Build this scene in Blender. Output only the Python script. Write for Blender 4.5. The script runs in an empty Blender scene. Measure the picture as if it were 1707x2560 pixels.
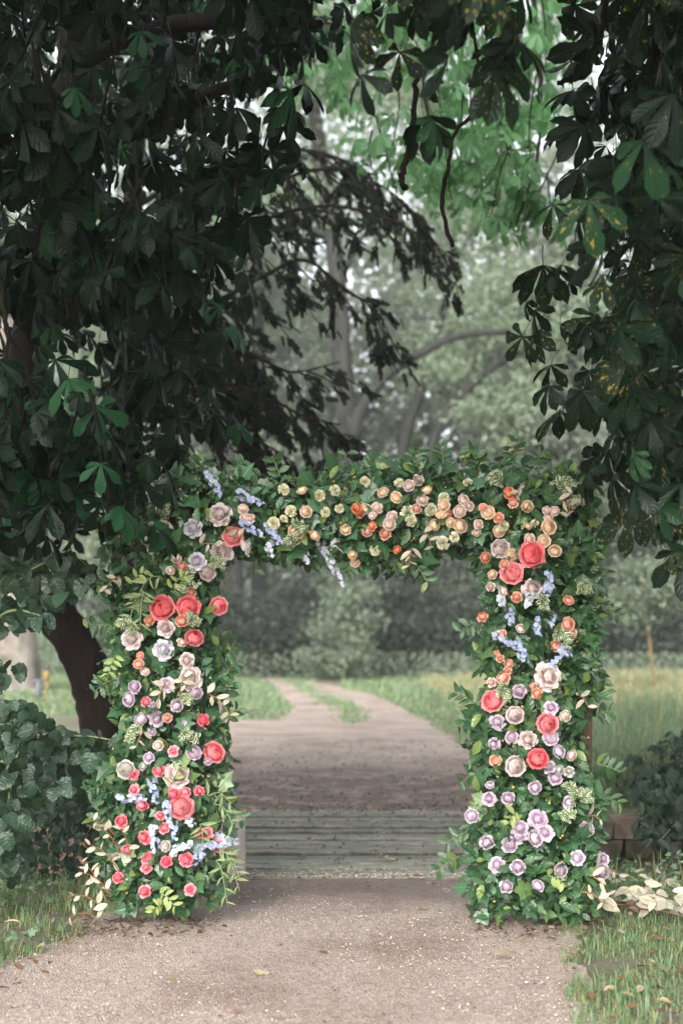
import bpy, math, random
import numpy as np
from mathutils import Vector, Matrix

rng = np.random.default_rng(11)
random.seed(11)
SC = bpy.context.scene
COL = SC.collection
PI = math.pi

# ------------------------------------------------------------------ camera, sky, sun, exposure
CAM_H, FPX, HOR = 1.6, 50.0 / 36.0 * 2560.0, 1560.0
cd = bpy.data.cameras.new('camera')
cam = bpy.data.objects.new('camera', cd); COL.objects.link(cam)
cam.location = (0, 0, CAM_H); cam.rotation_euler = (PI / 2, 0, 0)
cd.sensor_fit = 'VERTICAL'; cd.sensor_height = 36; cd.sensor_width = 24; cd.lens = 50
cd.shift_y = (HOR - 1280.0) / 2560.0
cd.clip_start = 0.1; cd.clip_end = 500
cd.dof.use_dof = True; cd.dof.focus_distance = 7.55; cd.dof.aperture_fstop = 1.6
SC.camera = cam

SUN_EL, SUN_AZ = math.radians(31), math.radians(196)      # azimuth clockwise from +Y
w = bpy.data.worlds.new('World'); SC.world = w; w.use_nodes = True
nt = w.node_tree
bg = nt.nodes['Background']
sky = nt.nodes.new('ShaderNodeTexSky'); sky.sky_type = 'NISHITA'; sky.sun_disc = False
sky.sun_elevation = SUN_EL; sky.sun_rotation = SUN_AZ
sky.dust_density = 4.0; sky.air_density = 1.0; sky.ozone_density = 1.0
hsv = nt.nodes.new('ShaderNodeHueSaturation'); hsv.inputs['Saturation'].default_value = 0.22
nt.links.new(sky.outputs[0], hsv.inputs['Color']); nt.links.new(hsv.outputs[0], bg.inputs[0])
bg.inputs[1].default_value = 0.15

sl = bpy.data.lights.new('sun', 'SUN'); sl.energy = 1.1; sl.angle = math.radians(28); sl.color = (1, 0.97, 0.93)
sun = bpy.data.objects.new('sun', sl); COL.objects.link(sun)
sd = Vector((math.sin(SUN_AZ) * math.cos(SUN_EL), math.cos(SUN_AZ) * math.cos(SUN_EL), math.sin(SUN_EL)))
sun.rotation_euler = (-sd).to_track_quat('-Z', 'Y').to_euler(); sun.location = sd * 40

vs = SC.view_settings
vs.view_transform = 'Standard'; vs.look = 'None'; vs.gamma = 1; vs.use_curve_mapping = False
vs.exposure = 1.85
SC.cycles.use_denoising = True
SC.cycles.denoising_input_passes = 'RGB_ALBEDO_NORMAL'; SC.cycles.denoising_prefilter = 'ACCURATE'
SC.cycles.max_bounces = 6; SC.cycles.diffuse_bounces = 3; SC.cycles.glossy_bounces = 2
SC.cycles.transmission_bounces = 4; SC.cycles.transparent_max_bounces = 4; SC.cycles.volume_bounces = 1
SC.cycles.sample_clamp_indirect = 6

# ------------------------------------------------------------------ helpers
def P(px, py, d):
    """point that the photograph shows at pixel (px, py), d metres down the path"""
    return np.array([(px - 853.5) / FPX * d, d, CAM_H - (py - HOR) / FPX * d])

def norm(a):
    return a / np.maximum(np.linalg.norm(a, axis=-1, keepdims=True), 1e-9)

def mesh_np(name, V, T, A=None, smooth=True):
    me = bpy.data.meshes.new(name)
    V = np.asarray(V, 'f4'); T = np.asarray(T, 'i4')
    me.vertices.add(len(V)); me.vertices.foreach_set('co', V.ravel())
    me.loops.add(T.size); me.loops.foreach_set('vertex_index', T.ravel())
    me.polygons.add(len(T)); me.polygons.foreach_set('loop_start', np.arange(0, T.size, 3, dtype='i4'))
    me.polygons.foreach_set('use_smooth', np.full(len(T), smooth))
    if A is not None:
        at = me.attributes.new('luv', 'FLOAT_VECTOR', 'POINT')
        at.data.foreach_set('vector', np.asarray(A, 'f4').ravel())
    me.update(calc_edges=True)
    return me

def join(tpls):
    V, T, A, n = [], [], [], 0
    for v, t, a in tpls:
        V.append(v); T.append(np.asarray(t) + n); A.append(a); n += len(v)
    return np.concatenate(V), np.concatenate(T), np.concatenate(A)

def xf(tpl, R=None, s=1.0, p=(0, 0, 0)):
    v, t, a = tpl
    v = v * s
    if R is not None: v = v @ np.asarray(R).T
    return v + np.asarray(p), t, a

def scatter(tpls, idx, R, S, pos, rnd):
    """many copies of small templates in one mesh; S may be (N,) or (N,3)"""
    out = []
    S = np.asarray(S)
    for k, (v, t, a) in enumerate(tpls):
        m = np.where(idx == k)[0]
        if not len(m): continue
        s = S[m][:, None, None] if S.ndim == 1 else S[m][:, None, :]
        vv = np.einsum('nij,nkj->nki', R[m], v[None] * s) + pos[m][:, None, :]
        tt = t[None] + (np.arange(len(m)) * len(v))[:, None, None]
        aa = np.repeat(a[None], len(m), 0).copy(); aa[:, :, 2] += rnd[m][:, None]
        out.append((vv.reshape(-1, 3), tt.reshape(-1, 3), aa.reshape(-1, 3)))
    return join(out)

def frames(tip, nrm):
    y = norm(tip); x = norm(np.cross(y, nrm)); z = np.cross(x, y)
    return np.stack([x, y, z], -1)

def rot(axis, a):
    return np.array(Matrix.Rotation(a, 3, axis))

def obj(name, me, mat, parent=None, M=None, kind=None, label=None, own=False):
    o = bpy.data.objects.new(name, me); COL.objects.link(o)
    if mat is not None:
        if own:
            if not me.materials: me.materials.append(None)
            o.material_slots[0].link = 'OBJECT'; o.material_slots[0].material = mat
        elif not me.materials: me.materials.append(mat)
    if parent is not None:
        o.parent = parent
        if parent.type == 'EMPTY': o.matrix_parent_inverse = Matrix.Translation(-parent.location)
    if M is not None: o.matrix_basis = M
    if kind: o['kind'] = kind
    if label: o['label'] = label
    return o

def tag(o, label, cat, group=None):
    o['label'] = label; o['category'] = cat
    if group: o['group'] = group
    return o

def thing(name, label, cat, loc, group=None):
    o = bpy.data.objects.new(name, None); COL.objects.link(o); o.location = tuple(float(c) for c in loc)
    o.empty_display_size = 0.1
    return tag(o, label, cat, group)

def mat4(R, s, p):
    M = Matrix.Identity(4)
    s = np.broadcast_to(np.asarray(s, float), (3,))
    for i in range(3):
        for j in range(3): M[i][j] = float(R[i][j] * s[j])
        M[i][3] = float(p[i])
    return M

def tube(pts, rad, seg=7, wob=0.0, r=0.0):
    pts = np.asarray(pts, float); n = len(pts); rad = np.broadcast_to(np.asarray(rad, float), (n,))
    tan = norm(np.gradient(pts, axis=0))
    ref = np.array([0.31, 0.9, 0.2]) if abs(tan[0][1]) < 0.8 else np.array([1.0, 0.1, 0.2])
    s = norm(np.cross(tan, ref)); u = np.cross(s, tan)
    a = np.arange(seg) * 2 * PI / seg
    rr = rad[:, None] * (1 + wob * rng.normal(0, 1, (n, seg)))
    V = pts[:, None] + rr[..., None] * (np.cos(a)[None, :, None] * s[:, None] + np.sin(a)[None, :, None] * u[:, None])
    V = V.reshape(-1, 3); T = []
    for i in range(n - 1):
        for j in range(seg):
            p0, p1 = i * seg + j, i * seg + (j + 1) % seg
            T += [(p0, p1, p1 + seg), (p0, p1 + seg, p0 + seg)]
    V = np.concatenate([V, pts[:1], pts[-1:]]); c0 = n * seg
    for j in range(seg):
        T.append((c0, (j + 1) % seg, j)); T.append((c0 + 1, (n - 1) * seg + j, (n - 1) * seg + (j + 1) % seg))
    A = np.zeros((len(V), 3)); A[:, 2] = r
    return V, np.array(T), A

def smooth(pts, n=6):
    """Catmull-Rom through the points"""
    p = np.asarray(pts, float); p = np.concatenate([2 * p[:1] - p[1:2], p, 2 * p[-1:] - p[-2:-1]])
    out = []
    for i in range(1, len(p) - 2):
        for t in np.linspace(0, 1, n, endpoint=False):
            out.append(0.5 * (2 * p[i] + (p[i + 1] - p[i - 1]) * t + (2 * p[i - 1] - 5 * p[i] + 4 * p[i + 1] - p[i + 2]) * t * t
                              + (3 * p[i] - p[i - 1] - 3 * p[i + 1] + p[i + 2]) * t ** 3))
    out.append(p[-2])
    return np.array(out)

def box_tpl(x0, x1, y0, y1, z0, z1, b=0.0):
    if b <= 0:
        V = np.array([(x, y, z) for x in (x0, x1) for y in (y0, y1) for z in (z0, z1)], float)
        Q = [(0, 1, 3, 2), (4, 6, 7, 5), (0, 4, 5, 1), (2, 3, 7, 6), (0, 2, 6, 4), (1, 5, 7, 3)]
    else:       # chamfered top edges
        V = np.array([(x0, y0, z0), (x1, y0, z0), (x1, y1, z0), (x0, y1, z0),
                      (x0, y0, z1 - b), (x1, y0, z1 - b), (x1, y1, z1 - b), (x0, y1, z1 - b),
                      (x0 + b, y0 + b, z1), (x1 - b, y0 + b, z1), (x1 - b, y1 - b, z1), (x0 + b, y1 - b, z1)], float)
        Q = [(3, 2, 1, 0), (8, 9, 10, 11)]
        for k in range(4):
            q = (k + 1) % 4
            Q += [(k, q, 4 + q, 4 + k), (4 + k, 4 + q, 8 + q, 8 + k)]
    T = [t for a, b_, c, d in Q for t in ((a, b_, c), (a, c, d))]
    return V, np.array(T), np.zeros((len(V), 3))

def inpoly(x, y, poly):
    p = np.asarray(poly, float); q = np.roll(p, -1, 0); r = np.zeros(len(x), bool)
    for (x1, y1), (x2, y2) in zip(p, q):
        c = ((y1 > y) != (y2 > y)) & (x < (x2 - x1) * (y - y1) / (y2 - y1 + 1e-12) + x1)
        r ^= c
    return r

def sample_poly(poly, n):
    p = np.asarray(poly, float); lo, hi = p.min(0), p.max(0); out = np.zeros((0, 2))
    while len(out) < n:
        q = lo + (hi - lo) * rng.random((n * 3, 2)); out = np.concatenate([out, q[inpoly(q[:, 0], q[:, 1], p)]])
    return out[:n]

def rdir(n):
    return norm(rng.normal(0, 1, (n, 3)))

# ------------------------------------------------------------------ materials
class NT:
    def __init__(s, name):
        s.m = bpy.data.materials.new(name); s.m.use_nodes = True
        s.t = s.m.node_tree; s.t.nodes.clear()
        s.out = s.t.nodes.new('ShaderNodeOutputMaterial')
    def n(s, typ, props=None, **ins):
        nd = s.t.nodes.new('ShaderNode' + typ)
        for k, v in (props or {}).items(): setattr(nd, k, v)
        for k, v in ins.items():
            key = int(k[1:]) if k[0] == 'i' and k[1:].isdigit() else k.replace('_', ' ')
            if hasattr(v, 'is_output'): s.t.links.new(v, nd.inputs[key])
            else:
                if isinstance(v, tuple) and len(v) == 3 and nd.inputs[key].type == 'RGBA': v = v + (1,)
                nd.inputs[key].default_value = v
        return nd
    def math(s, op, a, b=0.0, c=None, clamp=False):
        kw = dict(i0=a, i1=b)
        if c is not None: kw['i2'] = c
        return s.n('Math', dict(operation=op, use_clamp=clamp), **kw).outputs[0]
    def mix(s, f, a, b, mode='MIX'):
        nd = s.n('Mix', dict(data_type='RGBA', blend_type=mode))
        for k, v in ((0, f), (6, a), (7, b)):
            if hasattr(v, 'is_output'): s.t.links.new(v, nd.inputs[k])
            else: nd.inputs[k].default_value = v + (1,) if isinstance(v, tuple) else v
        return nd.outputs[2]
    def ramp(s, f, stops):
        nd = s.n('ValToRGB'); el = nd.color_ramp.elements
        while len(el) < len(stops): el.new(0.5)
        for e, (p, c) in zip(el, stops): e.position = p; e.color = c + (1,) if len(c) == 3 else c
        s.t.links.new(f, nd.inputs[0]); return nd.outputs[0]
    def noise(s, scale, vec=None, detail=3.0, rough=0.55):
        nd = s.n('TexNoise', Scale=scale, Detail=detail, Roughness=rough)
        if vec is not None: s.t.links.new(vec, nd.inputs['Vector'])
        return nd.outputs[0]
    def pos(s):
        return s.n('NewGeometry').outputs['Position']
    def bump(s, h, strength=0.5, dist=0.01):
        return s.n('Bump', Strength=strength, Distance=dist, Height=h).outputs[0]
    def done(s, shader):
        s.t.links.new(shader, s.out.inputs['Surface']); return s.m

def leaf_mat(name, base, vary=0.35, rough=0.34, trans=0.25, veins=6.0, spots=0.0, alt=None, altp=0.0, rib=1.5, tcol=None, spec=0.5, edge=None):
    N = NT(name)
    at = N.n('Attribute', dict(attribute_name='luv')).outputs['Vector']
    sp = N.n('SeparateXYZ', i0=at); u, v, r = sp.outputs[0], sp.outputs[1], sp.outputs[2]
    ro = N.n('ObjectInfo').outputs['Random']
    rr = N.math('FRACT', N.math('ADD', r, N.math('MULTIPLY', ro, 7.31)))
    au = N.math('ABSOLUTE', u)
    c = N.mix(rr, tuple(x * (1 - vary) for x in base), tuple(x * (1 + vary) for x in base))
    c = N.mix(N.noise(3.0, N.pos(), 2), c, tuple(b * m for b, m in zip(base, (1.25, 1.1, 0.75))))
    if alt:
        sel = N.math('GREATER_THAN', N.math('FRACT', N.math('MULTIPLY', rr, 13.7)), 1 - altp)
        c = N.mix(sel, c, alt)
    midrib = N.math('SUBTRACT', 1.0, N.math('MULTIPLY', au, 9.0), clamp=True)
    wave = N.math('SINE', N.math('MULTIPLY', N.math('SUBTRACT', v, N.math('MULTIPLY', au, 0.22)), veins * 2 * PI))
    c = N.mix(N.math('MULTIPLY', midrib, 0.6), c, tuple(min(1, x * rib + 0.02) for x in base))
    c = N.mix(N.math('MULTIPLY', N.math('ADD', wave, 1.0), 0.10), c, tuple(x * 0.5 for x in base))
    if edge:
        em = N.math('GREATER_THAN', N.math('ADD', au, N.math('MULTIPLY', N.noise(60.0, N.pos(), 1), 0.3)), 0.82)
        c = N.mix(em, c, edge)
    if spots > 0:
        cv = N.n('CombineXYZ', i0=N.math('MULTIPLY', u, 1.0), i1=N.math('MULTIPLY', v, 3.2), i2=N.math('MULTIPLY', rr, 40.0)).outputs[0]
        nz = N.noise(2.3, cv, 2.5, 0.6)
        th = N.math('SUBTRACT', 0.72, N.math('MULTIPLY', rr, spots))
        m = N.math('MULTIPLY', N.math('SUBTRACT', nz, th), 14.0, clamp=True)
        c = N.mix(m, c, N.mix(N.noise(9.0, cv, 2), (0.30, 0.27, 0.04), (0.30, 0.17, 0.06)))
    hgt = N.math('ADD', N.math('MULTIPLY', wave, 0.5), N.math('MULTIPLY', midrib, -1.0))
    b = N.bump(hgt, 0.4, 0.003)
    pr = N.n('BsdfPrincipled', Base_Color=c, Roughness=rough, Normal=b)
    pr.inputs['Specular IOR Level'].default_value = spec
    if tcol: tc = N.mix(1.0, c, tcol, 'MULTIPLY')
    else: tc = N.mix(1.0, c, (1.5, 1.6, 0.9), 'MULTIPLY')
    tr = N.n('BsdfTranslucent', Color=tc)
    mx = N.n('MixShader', i0=trans, i1=pr.outputs[0], i2=tr.outputs[0])
    return N.done(mx.outputs[0])

def flower_mat(name, outer, inner, power=1.0, trans=0.4, tip=None):
    N = NT(name)
    at = N.n('Attribute', dict(attribute_name='luv')).outputs['Vector']
    sp = N.n('SeparateXYZ', i0=at); v, r = sp.outputs[1], sp.outputs[2]
    ro = N.n('ObjectInfo').outputs['Random']
    f = N.math('POWER', N.math('MAXIMUM', r, 0.0), power)
    c = N.mix(N.math('MULTIPLY', N.math('ADD', f, N.math('MULTIPLY', N.math('POWER', v, 2.0), 0.45)), 0.75, clamp=True), inner, outer)
    c = N.mix(N.math('MULTIPLY', N.math('SUBTRACT', 1.0, v), 0.25), c, tuple(x * 0.9 for x in inner))
    if tip: c = N.mix(N.math('MULTIPLY', N.math('POWER', v, 3.0), 0.4), c, tip)
    hs = N.n('HueSaturation', Color=c, Value=N.math('ADD', 0.86, N.math('MULTIPLY', ro, 0.24)),
             Saturation=N.math('ADD', 0.85, N.math('MULTIPLY', N.math('FRACT', N.math('MULTIPLY', ro, 5.3)), 0.3))).outputs[0]
    pr = N.n('BsdfPrincipled', Base_Color=hs, Roughness=0.6)
    pr.inputs['Specular IOR Level'].default_value = 0.25
    tr = N.n('BsdfTranslucent', Color=hs)
    return N.done(N.n('MixShader', i0=trans, i1=pr.outputs[0], i2=tr.outputs[0]).outputs[0])

def bark_mat(name, a, b, scale=9.0, moss=0.0):
    N = NT(name); p = N.pos()
    mp = N.n('Mapping', Vector=p); mp.inputs['Scale'].default_value = (1, 1, 0.25)
    n1 = N.noise(scale, mp.outputs[0], 5, 0.65)
    c = N.ramp(n1, [(0.3, a), (0.7, b)])
    if moss:
        c = N.mix(N.math('MULTIPLY', N.math('SUBTRACT', N.noise(2.2, p, 4), 0.62 - moss * 0.2), 6.0, clamp=True), c, (0.025, 0.03, 0.010))
    pr = N.n('BsdfPrincipled', Base_Color=c, Roughness=0.9, Normal=N.bump(n1, 0.9, 0.03))
    pr.inputs['Specular IOR Level'].default_value = 0.1
    return N.done(pr.outputs[0])

def plain_mat(name, a, b, scale=20.0, rough=0.7, bumpd=0.004):
    N = NT(name); p = N.pos(); n1 = N.noise(scale, p, 4)
    pr = N.n('BsdfPrincipled', Base_Color=N.ramp(n1, [(0.3, a), (0.7, b)]), Roughness=rough, Normal=N.bump(n1, 0.6, bumpd))
    return N.done(pr.outputs[0])

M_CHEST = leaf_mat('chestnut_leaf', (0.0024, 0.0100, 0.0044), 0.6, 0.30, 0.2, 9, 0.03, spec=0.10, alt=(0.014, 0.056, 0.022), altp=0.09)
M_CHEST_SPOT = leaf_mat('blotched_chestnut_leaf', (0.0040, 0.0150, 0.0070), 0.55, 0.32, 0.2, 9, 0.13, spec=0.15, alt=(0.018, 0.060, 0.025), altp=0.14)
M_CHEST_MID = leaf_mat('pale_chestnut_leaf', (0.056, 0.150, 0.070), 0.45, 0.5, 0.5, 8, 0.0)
M_HAZEL = leaf_mat('hazel_leaf', (0.024, 0.052, 0.034), 0.55, 0.38, 0.2, 6, 0.0, spec=0.35)
M_DARKLEAF = leaf_mat('bramble_leaf', (0.013, 0.032, 0.018), 0.6, 0.36, 0.15, 5, spec=0.3, alt=(0.05, 0.10, 0.055), altp=0.1)
M_YEW = leaf_mat('yew_needle', (0.006, 0.010, 0.007), 0.4, 0.7, 0.05, 0.0, spec=0.08)
M_IVY = leaf_mat('ivy_leaf', (0.034, 0.092, 0.046), 0.65, 0.36, 0.14, 0.0, alt=(0.10, 0.17, 0.055), altp=0.12, rib=1.9)
M_GLOSSY = leaf_mat('glossy_leaf', (0.036, 0.092, 0.042), 0.65, 0.34, 0.14, 4, alt=(0.14, 0.20, 0.05), altp=0.13, rib=1.8)
M_LIME = leaf_mat('pale_green_leaf', (0.24, 0.32, 0.13), 0.3, 0.5, 0.3, 4)
M_WILLOW = leaf_mat('willow_leaf', (0.17, 0.235, 0.125), 0.3, 0.5, 0.3, 4)
M_VARIEG = leaf_mat('variegated_leaf', (0.085, 0.14, 0.075), 0.3, 0.45, 0.2, 0.0, edge=(0.62, 0.64, 0.46))
M_SILVER = leaf_mat('silver_leaf', (0.40, 0.395, 0.36), 0.4, 0.6, 0.2, 4, rib=0.75, tcol=(1, 1, 0.9))
M_BUD = plain_mat('yellow_bud', (0.30, 0.19, 0.05), (0.42, 0.32, 0.11), 60, 0.6)
M_STEM = plain_mat('green_stem', (0.10, 0.15, 0.05), (0.16, 0.20, 0.08), 30, 0.5)
M_BROWNSTEM = plain_mat('brown_stem', (0.16, 0.07, 0.03), (0.25, 0.12, 0.06), 30, 0.6)
M_BARK_DARK = bark_mat('dark_bark', (0.004, 0.003, 0.0025), (0.019, 0.013, 0.010), 9, 0.1)
M_BARK_GREY = bark_mat('grey_bark', (0.013, 0.014, 0.013), (0.038, 0.038, 0.035), 5, 0.1)
M_BARK_PALE = bark_mat('pale_bark', (0.09, 0.08, 0.065), (0.23, 0.205, 0.18), 4, 0.25)
M_BARK_MOSSY = bark_mat('mossy_bark', (0.003, 0.003, 0.002), (0.012, 0.012, 0.007), 30, 0.0)
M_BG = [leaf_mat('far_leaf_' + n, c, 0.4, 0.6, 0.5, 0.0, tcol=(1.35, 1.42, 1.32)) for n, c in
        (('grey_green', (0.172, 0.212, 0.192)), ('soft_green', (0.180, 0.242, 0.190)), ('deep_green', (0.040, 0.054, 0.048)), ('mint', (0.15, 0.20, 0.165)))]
M_GRASS = leaf_mat('grass_blade', (0.125, 0.205, 0.115), 0.4, 0.45, 0.3, 0.0, alt=(0.30, 0.27, 0.11), altp=0.18)
M_LAWN = leaf_mat('lawn_blade', (0.125, 0.200, 0.125), 0.3, 0.55, 0.3, 0.0, alt=(0.27, 0.27, 0.14), altp=0.15)
M_MEADOW = leaf_mat('meadow_blade', (0.095, 0.155, 0.105), 0.35, 0.5, 0.3, 0.0, alt=(0.30, 0.27, 0.14), altp=0.12)
M_DRY = leaf_mat('dry_blade', (0.26, 0.245, 0.165), 0.3, 0.6, 0.3, 0.0, alt=(0.16, 0.22, 0.11), altp=0.35)
M_WEED = leaf_mat('weed_leaf', (0.10, 0.17, 0.105), 0.35, 0.45, 0.25, 3.0)
M_LITTER_SHADE = leaf_mat('litter_and_shade', (0.055, 0.040, 0.026), 0.6, 0.5, 0.05, 0.0, alt=(0.30, 0.21, 0.11), altp=0.12)

# ground, gravel, planks, stones
def ground_mat():
    N = NT('ground_turf'); p = N.pos()
    c = N.ramp(N.noise(1.6, p, 5), [(0.35, (0.10, 0.075, 0.052)), (0.6, (0.10, 0.13, 0.07))])
    c = N.mix(N.math('MULTIPLY', N.noise(14, p, 4), 0.5), c, (0.13, 0.10, 0.07))
    z = N.n('SeparateXYZ', i0=p).outputs[2]
    c = N.mix(N.math('MULTIPLY', N.math('ADD', z, 0.06), -8.0, clamp=True), c, N.ramp(N.noise(7, p, 5), [(0.3, (0.030, 0.018, 0.012)), (0.7, (0.13, 0.07, 0.045))]))
    pr = N.n('BsdfPrincipled', Base_Color=c, Roughness=0.85, Normal=N.bump(N.noise(25, p, 5), 0.8, 0.03))
    return N.done(pr.outputs[0])
def gravel_mat(name, far):
    N = NT(name); p = N.pos()
    vo = N.n('TexVoronoi', Vector=p, Scale=115.0); vo2 = N.n('TexVoronoi', Vector=p, Scale=48.0)
    stone = N.ramp(N.n('SeparateXYZ', i0=vo.outputs['Color']).outputs[0],
                   [(0.0, (0.26, 0.185, 0.15)), (0.3, (0.38, 0.30, 0.25)), (0.65, (0.46, 0.38, 0.32)), (0.92, (0.54, 0.47, 0.41)), (1.0, (0.64, 0.60, 0.55))])
    st2 = N.ramp(N.n('SeparateXYZ', i0=vo2.outputs['Color']).outputs[1], [(0.0, (0.22, 0.15, 0.12)), (0.5, (0.42, 0.335, 0.28)), (1.0, (0.60, 0.54, 0.48))])
    c = N.mix(1.0, N.mix(0.35, stone, st2), (0.80, 0.79, 0.79), 'MULTIPLY')
    big = N.noise(1.1, p, 5, 0.6)
    c = N.mix(N.math('MULTIPLY', N.math('SUBTRACT', big, 0.46), 4.5, clamp=True), c, N.mix(1.0, c, (0.66, 0.60, 0.58), 'MULTIPLY'))
    fine = N.noise(9.0, p, 6, 0.7)
    c = N.mix(N.math('MULTIPLY', N.math('SUBTRACT', fine, 0.55), 5.0, clamp=True), c, N.mix(1.0, c, (0.66, 0.56, 0.5), 'MULTIPLY'))
    y = N.n('SeparateXYZ', i0=p).outputs[1]
    rough = 0.75
    if far:   # brown leaf mould trodden in beside the bridge
        m = N.math('MULTIPLY', N.math('SUBTRACT', 14.9, N.math('ADD', y, N.math('MULTIPLY', N.noise(0.7, p, 4), -6.0))), 0.32, clamp=True)
        m = N.math('MULTIPLY', m, N.math('MULTIPLY', N.math('SUBTRACT', N.noise(2.4, p, 6, 0.7), 0.30), 5.0, clamp=True))
        c = N.mix(m, c, N.mix(N.noise(30, p, 4), (0.038, 0.024, 0.018), (0.17, 0.115, 0.09)))
        wet = N.math('MULTIPLY', N.math('SUBTRACT', N.noise(0.9, p, 4), 0.50), 6.0, clamp=True)
        rough = N.math('SUBTRACT', 0.75, N.math('MULTIPLY', wet, 0.45))
    else:     # damp strip along the planks
        m = N.math('MULTIPLY', N.math('SUBTRACT', N.math('ADD', y, N.math('MULTIPLY', N.noise(1.6, p, 4), 1.6)), 8.55), 1.3, clamp=True)
        c = N.mix(m, c, N.mix(1.0, c, (0.50, 0.46, 0.46), 'MULTIPLY'))
        rough = N.math('SUBTRACT', 0.75, N.math('MULTIPLY', m, 0.35))
    h = N.math('ADD', N.math('MULTIPLY', vo.outputs['Distance'], -1.0), N.math('MULTIPLY', fine, 1.2))
    pr = N.n('BsdfPrincipled', Base_Color=c, Roughness=rough, Normal=N.bump(h, 0.8, 0.012))
    return N.done(pr.outputs[0])
def plank_mat():
    N = NT('wet_plank'); p = N.pos(); ro = N.n('ObjectInfo').outputs['Random']
    mp = N.n('Mapping', Vector=p); mp.inputs['Scale'].default_value = (0.7, 9.0, 9.0)
    g = N.noise(6.0, mp.outputs[0], 6, 0.65)
    c = N.ramp(g, [(0.25, (0.045, 0.046, 0.037)), (0.5, (0.13, 0.13, 0.108)), (0.75, (0.25, 0.24, 0.21))])
    c = N.mix(N.math('MULTIPLY', N.math('SUBTRACT', N.noise(1.7, p, 5, 0.7), 0.5), 4.0, clamp=True), c, (0.085, 0.105, 0.07))
    c = N.mix(N.math('MULTIPLY', N.math('SUBTRACT', N.noise(7, p, 6, 0.75), 0.58), 6.0, clamp=True), c, (0.23, 0.20, 0.175))
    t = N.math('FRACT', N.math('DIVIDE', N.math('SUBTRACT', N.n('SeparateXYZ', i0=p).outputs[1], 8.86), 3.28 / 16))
    e = N.math('SUBTRACT', 0.5, N.math('ABSOLUTE', N.math('SUBTRACT', t, 0.5)))      # shade of the plank gaps, painted in as dark seam lines
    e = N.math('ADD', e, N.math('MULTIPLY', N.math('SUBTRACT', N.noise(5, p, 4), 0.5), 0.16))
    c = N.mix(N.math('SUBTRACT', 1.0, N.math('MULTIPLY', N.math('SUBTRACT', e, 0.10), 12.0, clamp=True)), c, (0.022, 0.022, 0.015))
    hs = N.n('HueSaturation', Color=c, Value=N.math('ADD', 0.98, N.math('MULTIPLY', ro, 0.6))).outputs[0]
    wet = N.math('MULTIPLY', N.math('SUBTRACT', N.noise(1.3, p, 4), 0.42), 4.0, clamp=True)
    rough = N.math('SUBTRACT', 0.8, N.math('MULTIPLY', wet, 0.25))
    pr = N.n('BsdfPrincipled', Base_Color=hs, Roughness=rough, Normal=N.bump(g, 0.6, 0.006))
    pr.inputs['Specular IOR Level'].default_value = 0.3
    return N.done(pr.outputs[0])
def stone_mat():
    N = NT('mossy_stone'); p = N.pos(); ro = N.n('ObjectInfo').outputs['Random']
    c = N.ramp(N.noise(9, p, 5), [(0.3, (0.06, 0.042, 0.028)), (0.75, (0.26, 0.22, 0.17))])
    c = N.mix(N.math('MULTIPLY', N.math('SUBTRACT', N.noise(3.2, p, 5), 0.47), 8.0, clamp=True), c, (0.045, 0.055, 0.018))
    c = N.mix(N.math('MULTIPLY', N.math('SUBTRACT', N.noise(4.5, p, 3), 0.52), 6.0, clamp=True), c, (0.10, 0.05, 0.03))
    hs = N.n('HueSaturation', Color=c, Value=N.math('ADD', 0.55, N.math('MULTIPLY', ro, 0.8))).outputs[0]
    pr = N.n('BsdfPrincipled', Base_Color=hs, Roughness=0.7, Normal=N.bump(N.noise(30, p, 5), 0.8, 0.015))
    return N.done(pr.outputs[0])
M_GROUND = ground_mat(); M_GRAVEL = gravel_mat('gravel_near', False); M_GRAVEL_FAR = gravel_mat('gravel_far', True)
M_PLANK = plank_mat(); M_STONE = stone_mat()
M_PEBBLE = leaf_mat('pebble', (0.34, 0.275, 0.235), 0.45, 0.8, 0.0, 0.0, alt=(0.42, 0.385, 0.35), altp=0.1, spec=0.1)
M_POSTPALE = bark_mat('pale_weathered_board', (0.26, 0.23, 0.21), (0.44, 0.40, 0.37), 8)
M_WOOD = bark_mat('brown_post_timber', (0.035, 0.023, 0.016), (0.095, 0.066, 0.048), 14)
M_METAL = plain_mat('nail_metal', (0.45, 0.47, 0.5), (0.62, 0.64, 0.66), 50, 0.3)
M_DARK = plain_mat('dark_cap', (0.02, 0.02, 0.022), (0.05, 0.05, 0.05), 30, 0.5)

# ------------------------------------------------------------------ leaf templates (tip +Y, face +Z, unit length)
def leaf_tpl(prof, width, fold=0.25, droop=0.15, zig=0.0, twist=0.0):
    V, A, T = [], [], []
    for i, (t, wd) in enumerate(prof):
        hw = wd * width * 0.5
        if zig and 0 < i < len(prof) - 1: hw *= 1 + (zig if i % 2 else -zig)
        z = -droop * t * t
        tw = twist * t
        for sx in (-1, 0, 1):
            x, zz = sx * hw, z + (fold * hw if sx else 0)
            V.append((x * math.cos(tw), t - (0.25 * hw if sx and zig and i % 2 else 0), zz + x * math.sin(tw))); A.append((sx, t, 0))
    for i in range(len(prof) - 1):
        a, b = i * 3, i * 3 + 3
        for k in (0, 1):
            T += [(a + k, a + k + 1, b + k + 1), (a + k, b + k + 1, b + k)]
    return np.array(V, float), np.array(T), np.array(A, float)
OVAL = [(0, 0.02), (0.2, 0.7), (0.45, 1), (0.72, 0.8), (0.9, 0.35), (1, 0)]
LANCE = [(0, 0.04), (0.25, 0.75), (0.5, 1), (0.8, 0.5), (1, 0)]
OBOV = [(0, 0.06), (0.25, 0.35), (0.5, 0.72), (0.72, 1), (0.87, 0.8), (0.94, 0.35), (1, 0)]
OBOV_LO = [(0, 0.06), (0.4, 0.6), (0.72, 1), (0.9, 0.65), (1, 0)]
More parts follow.
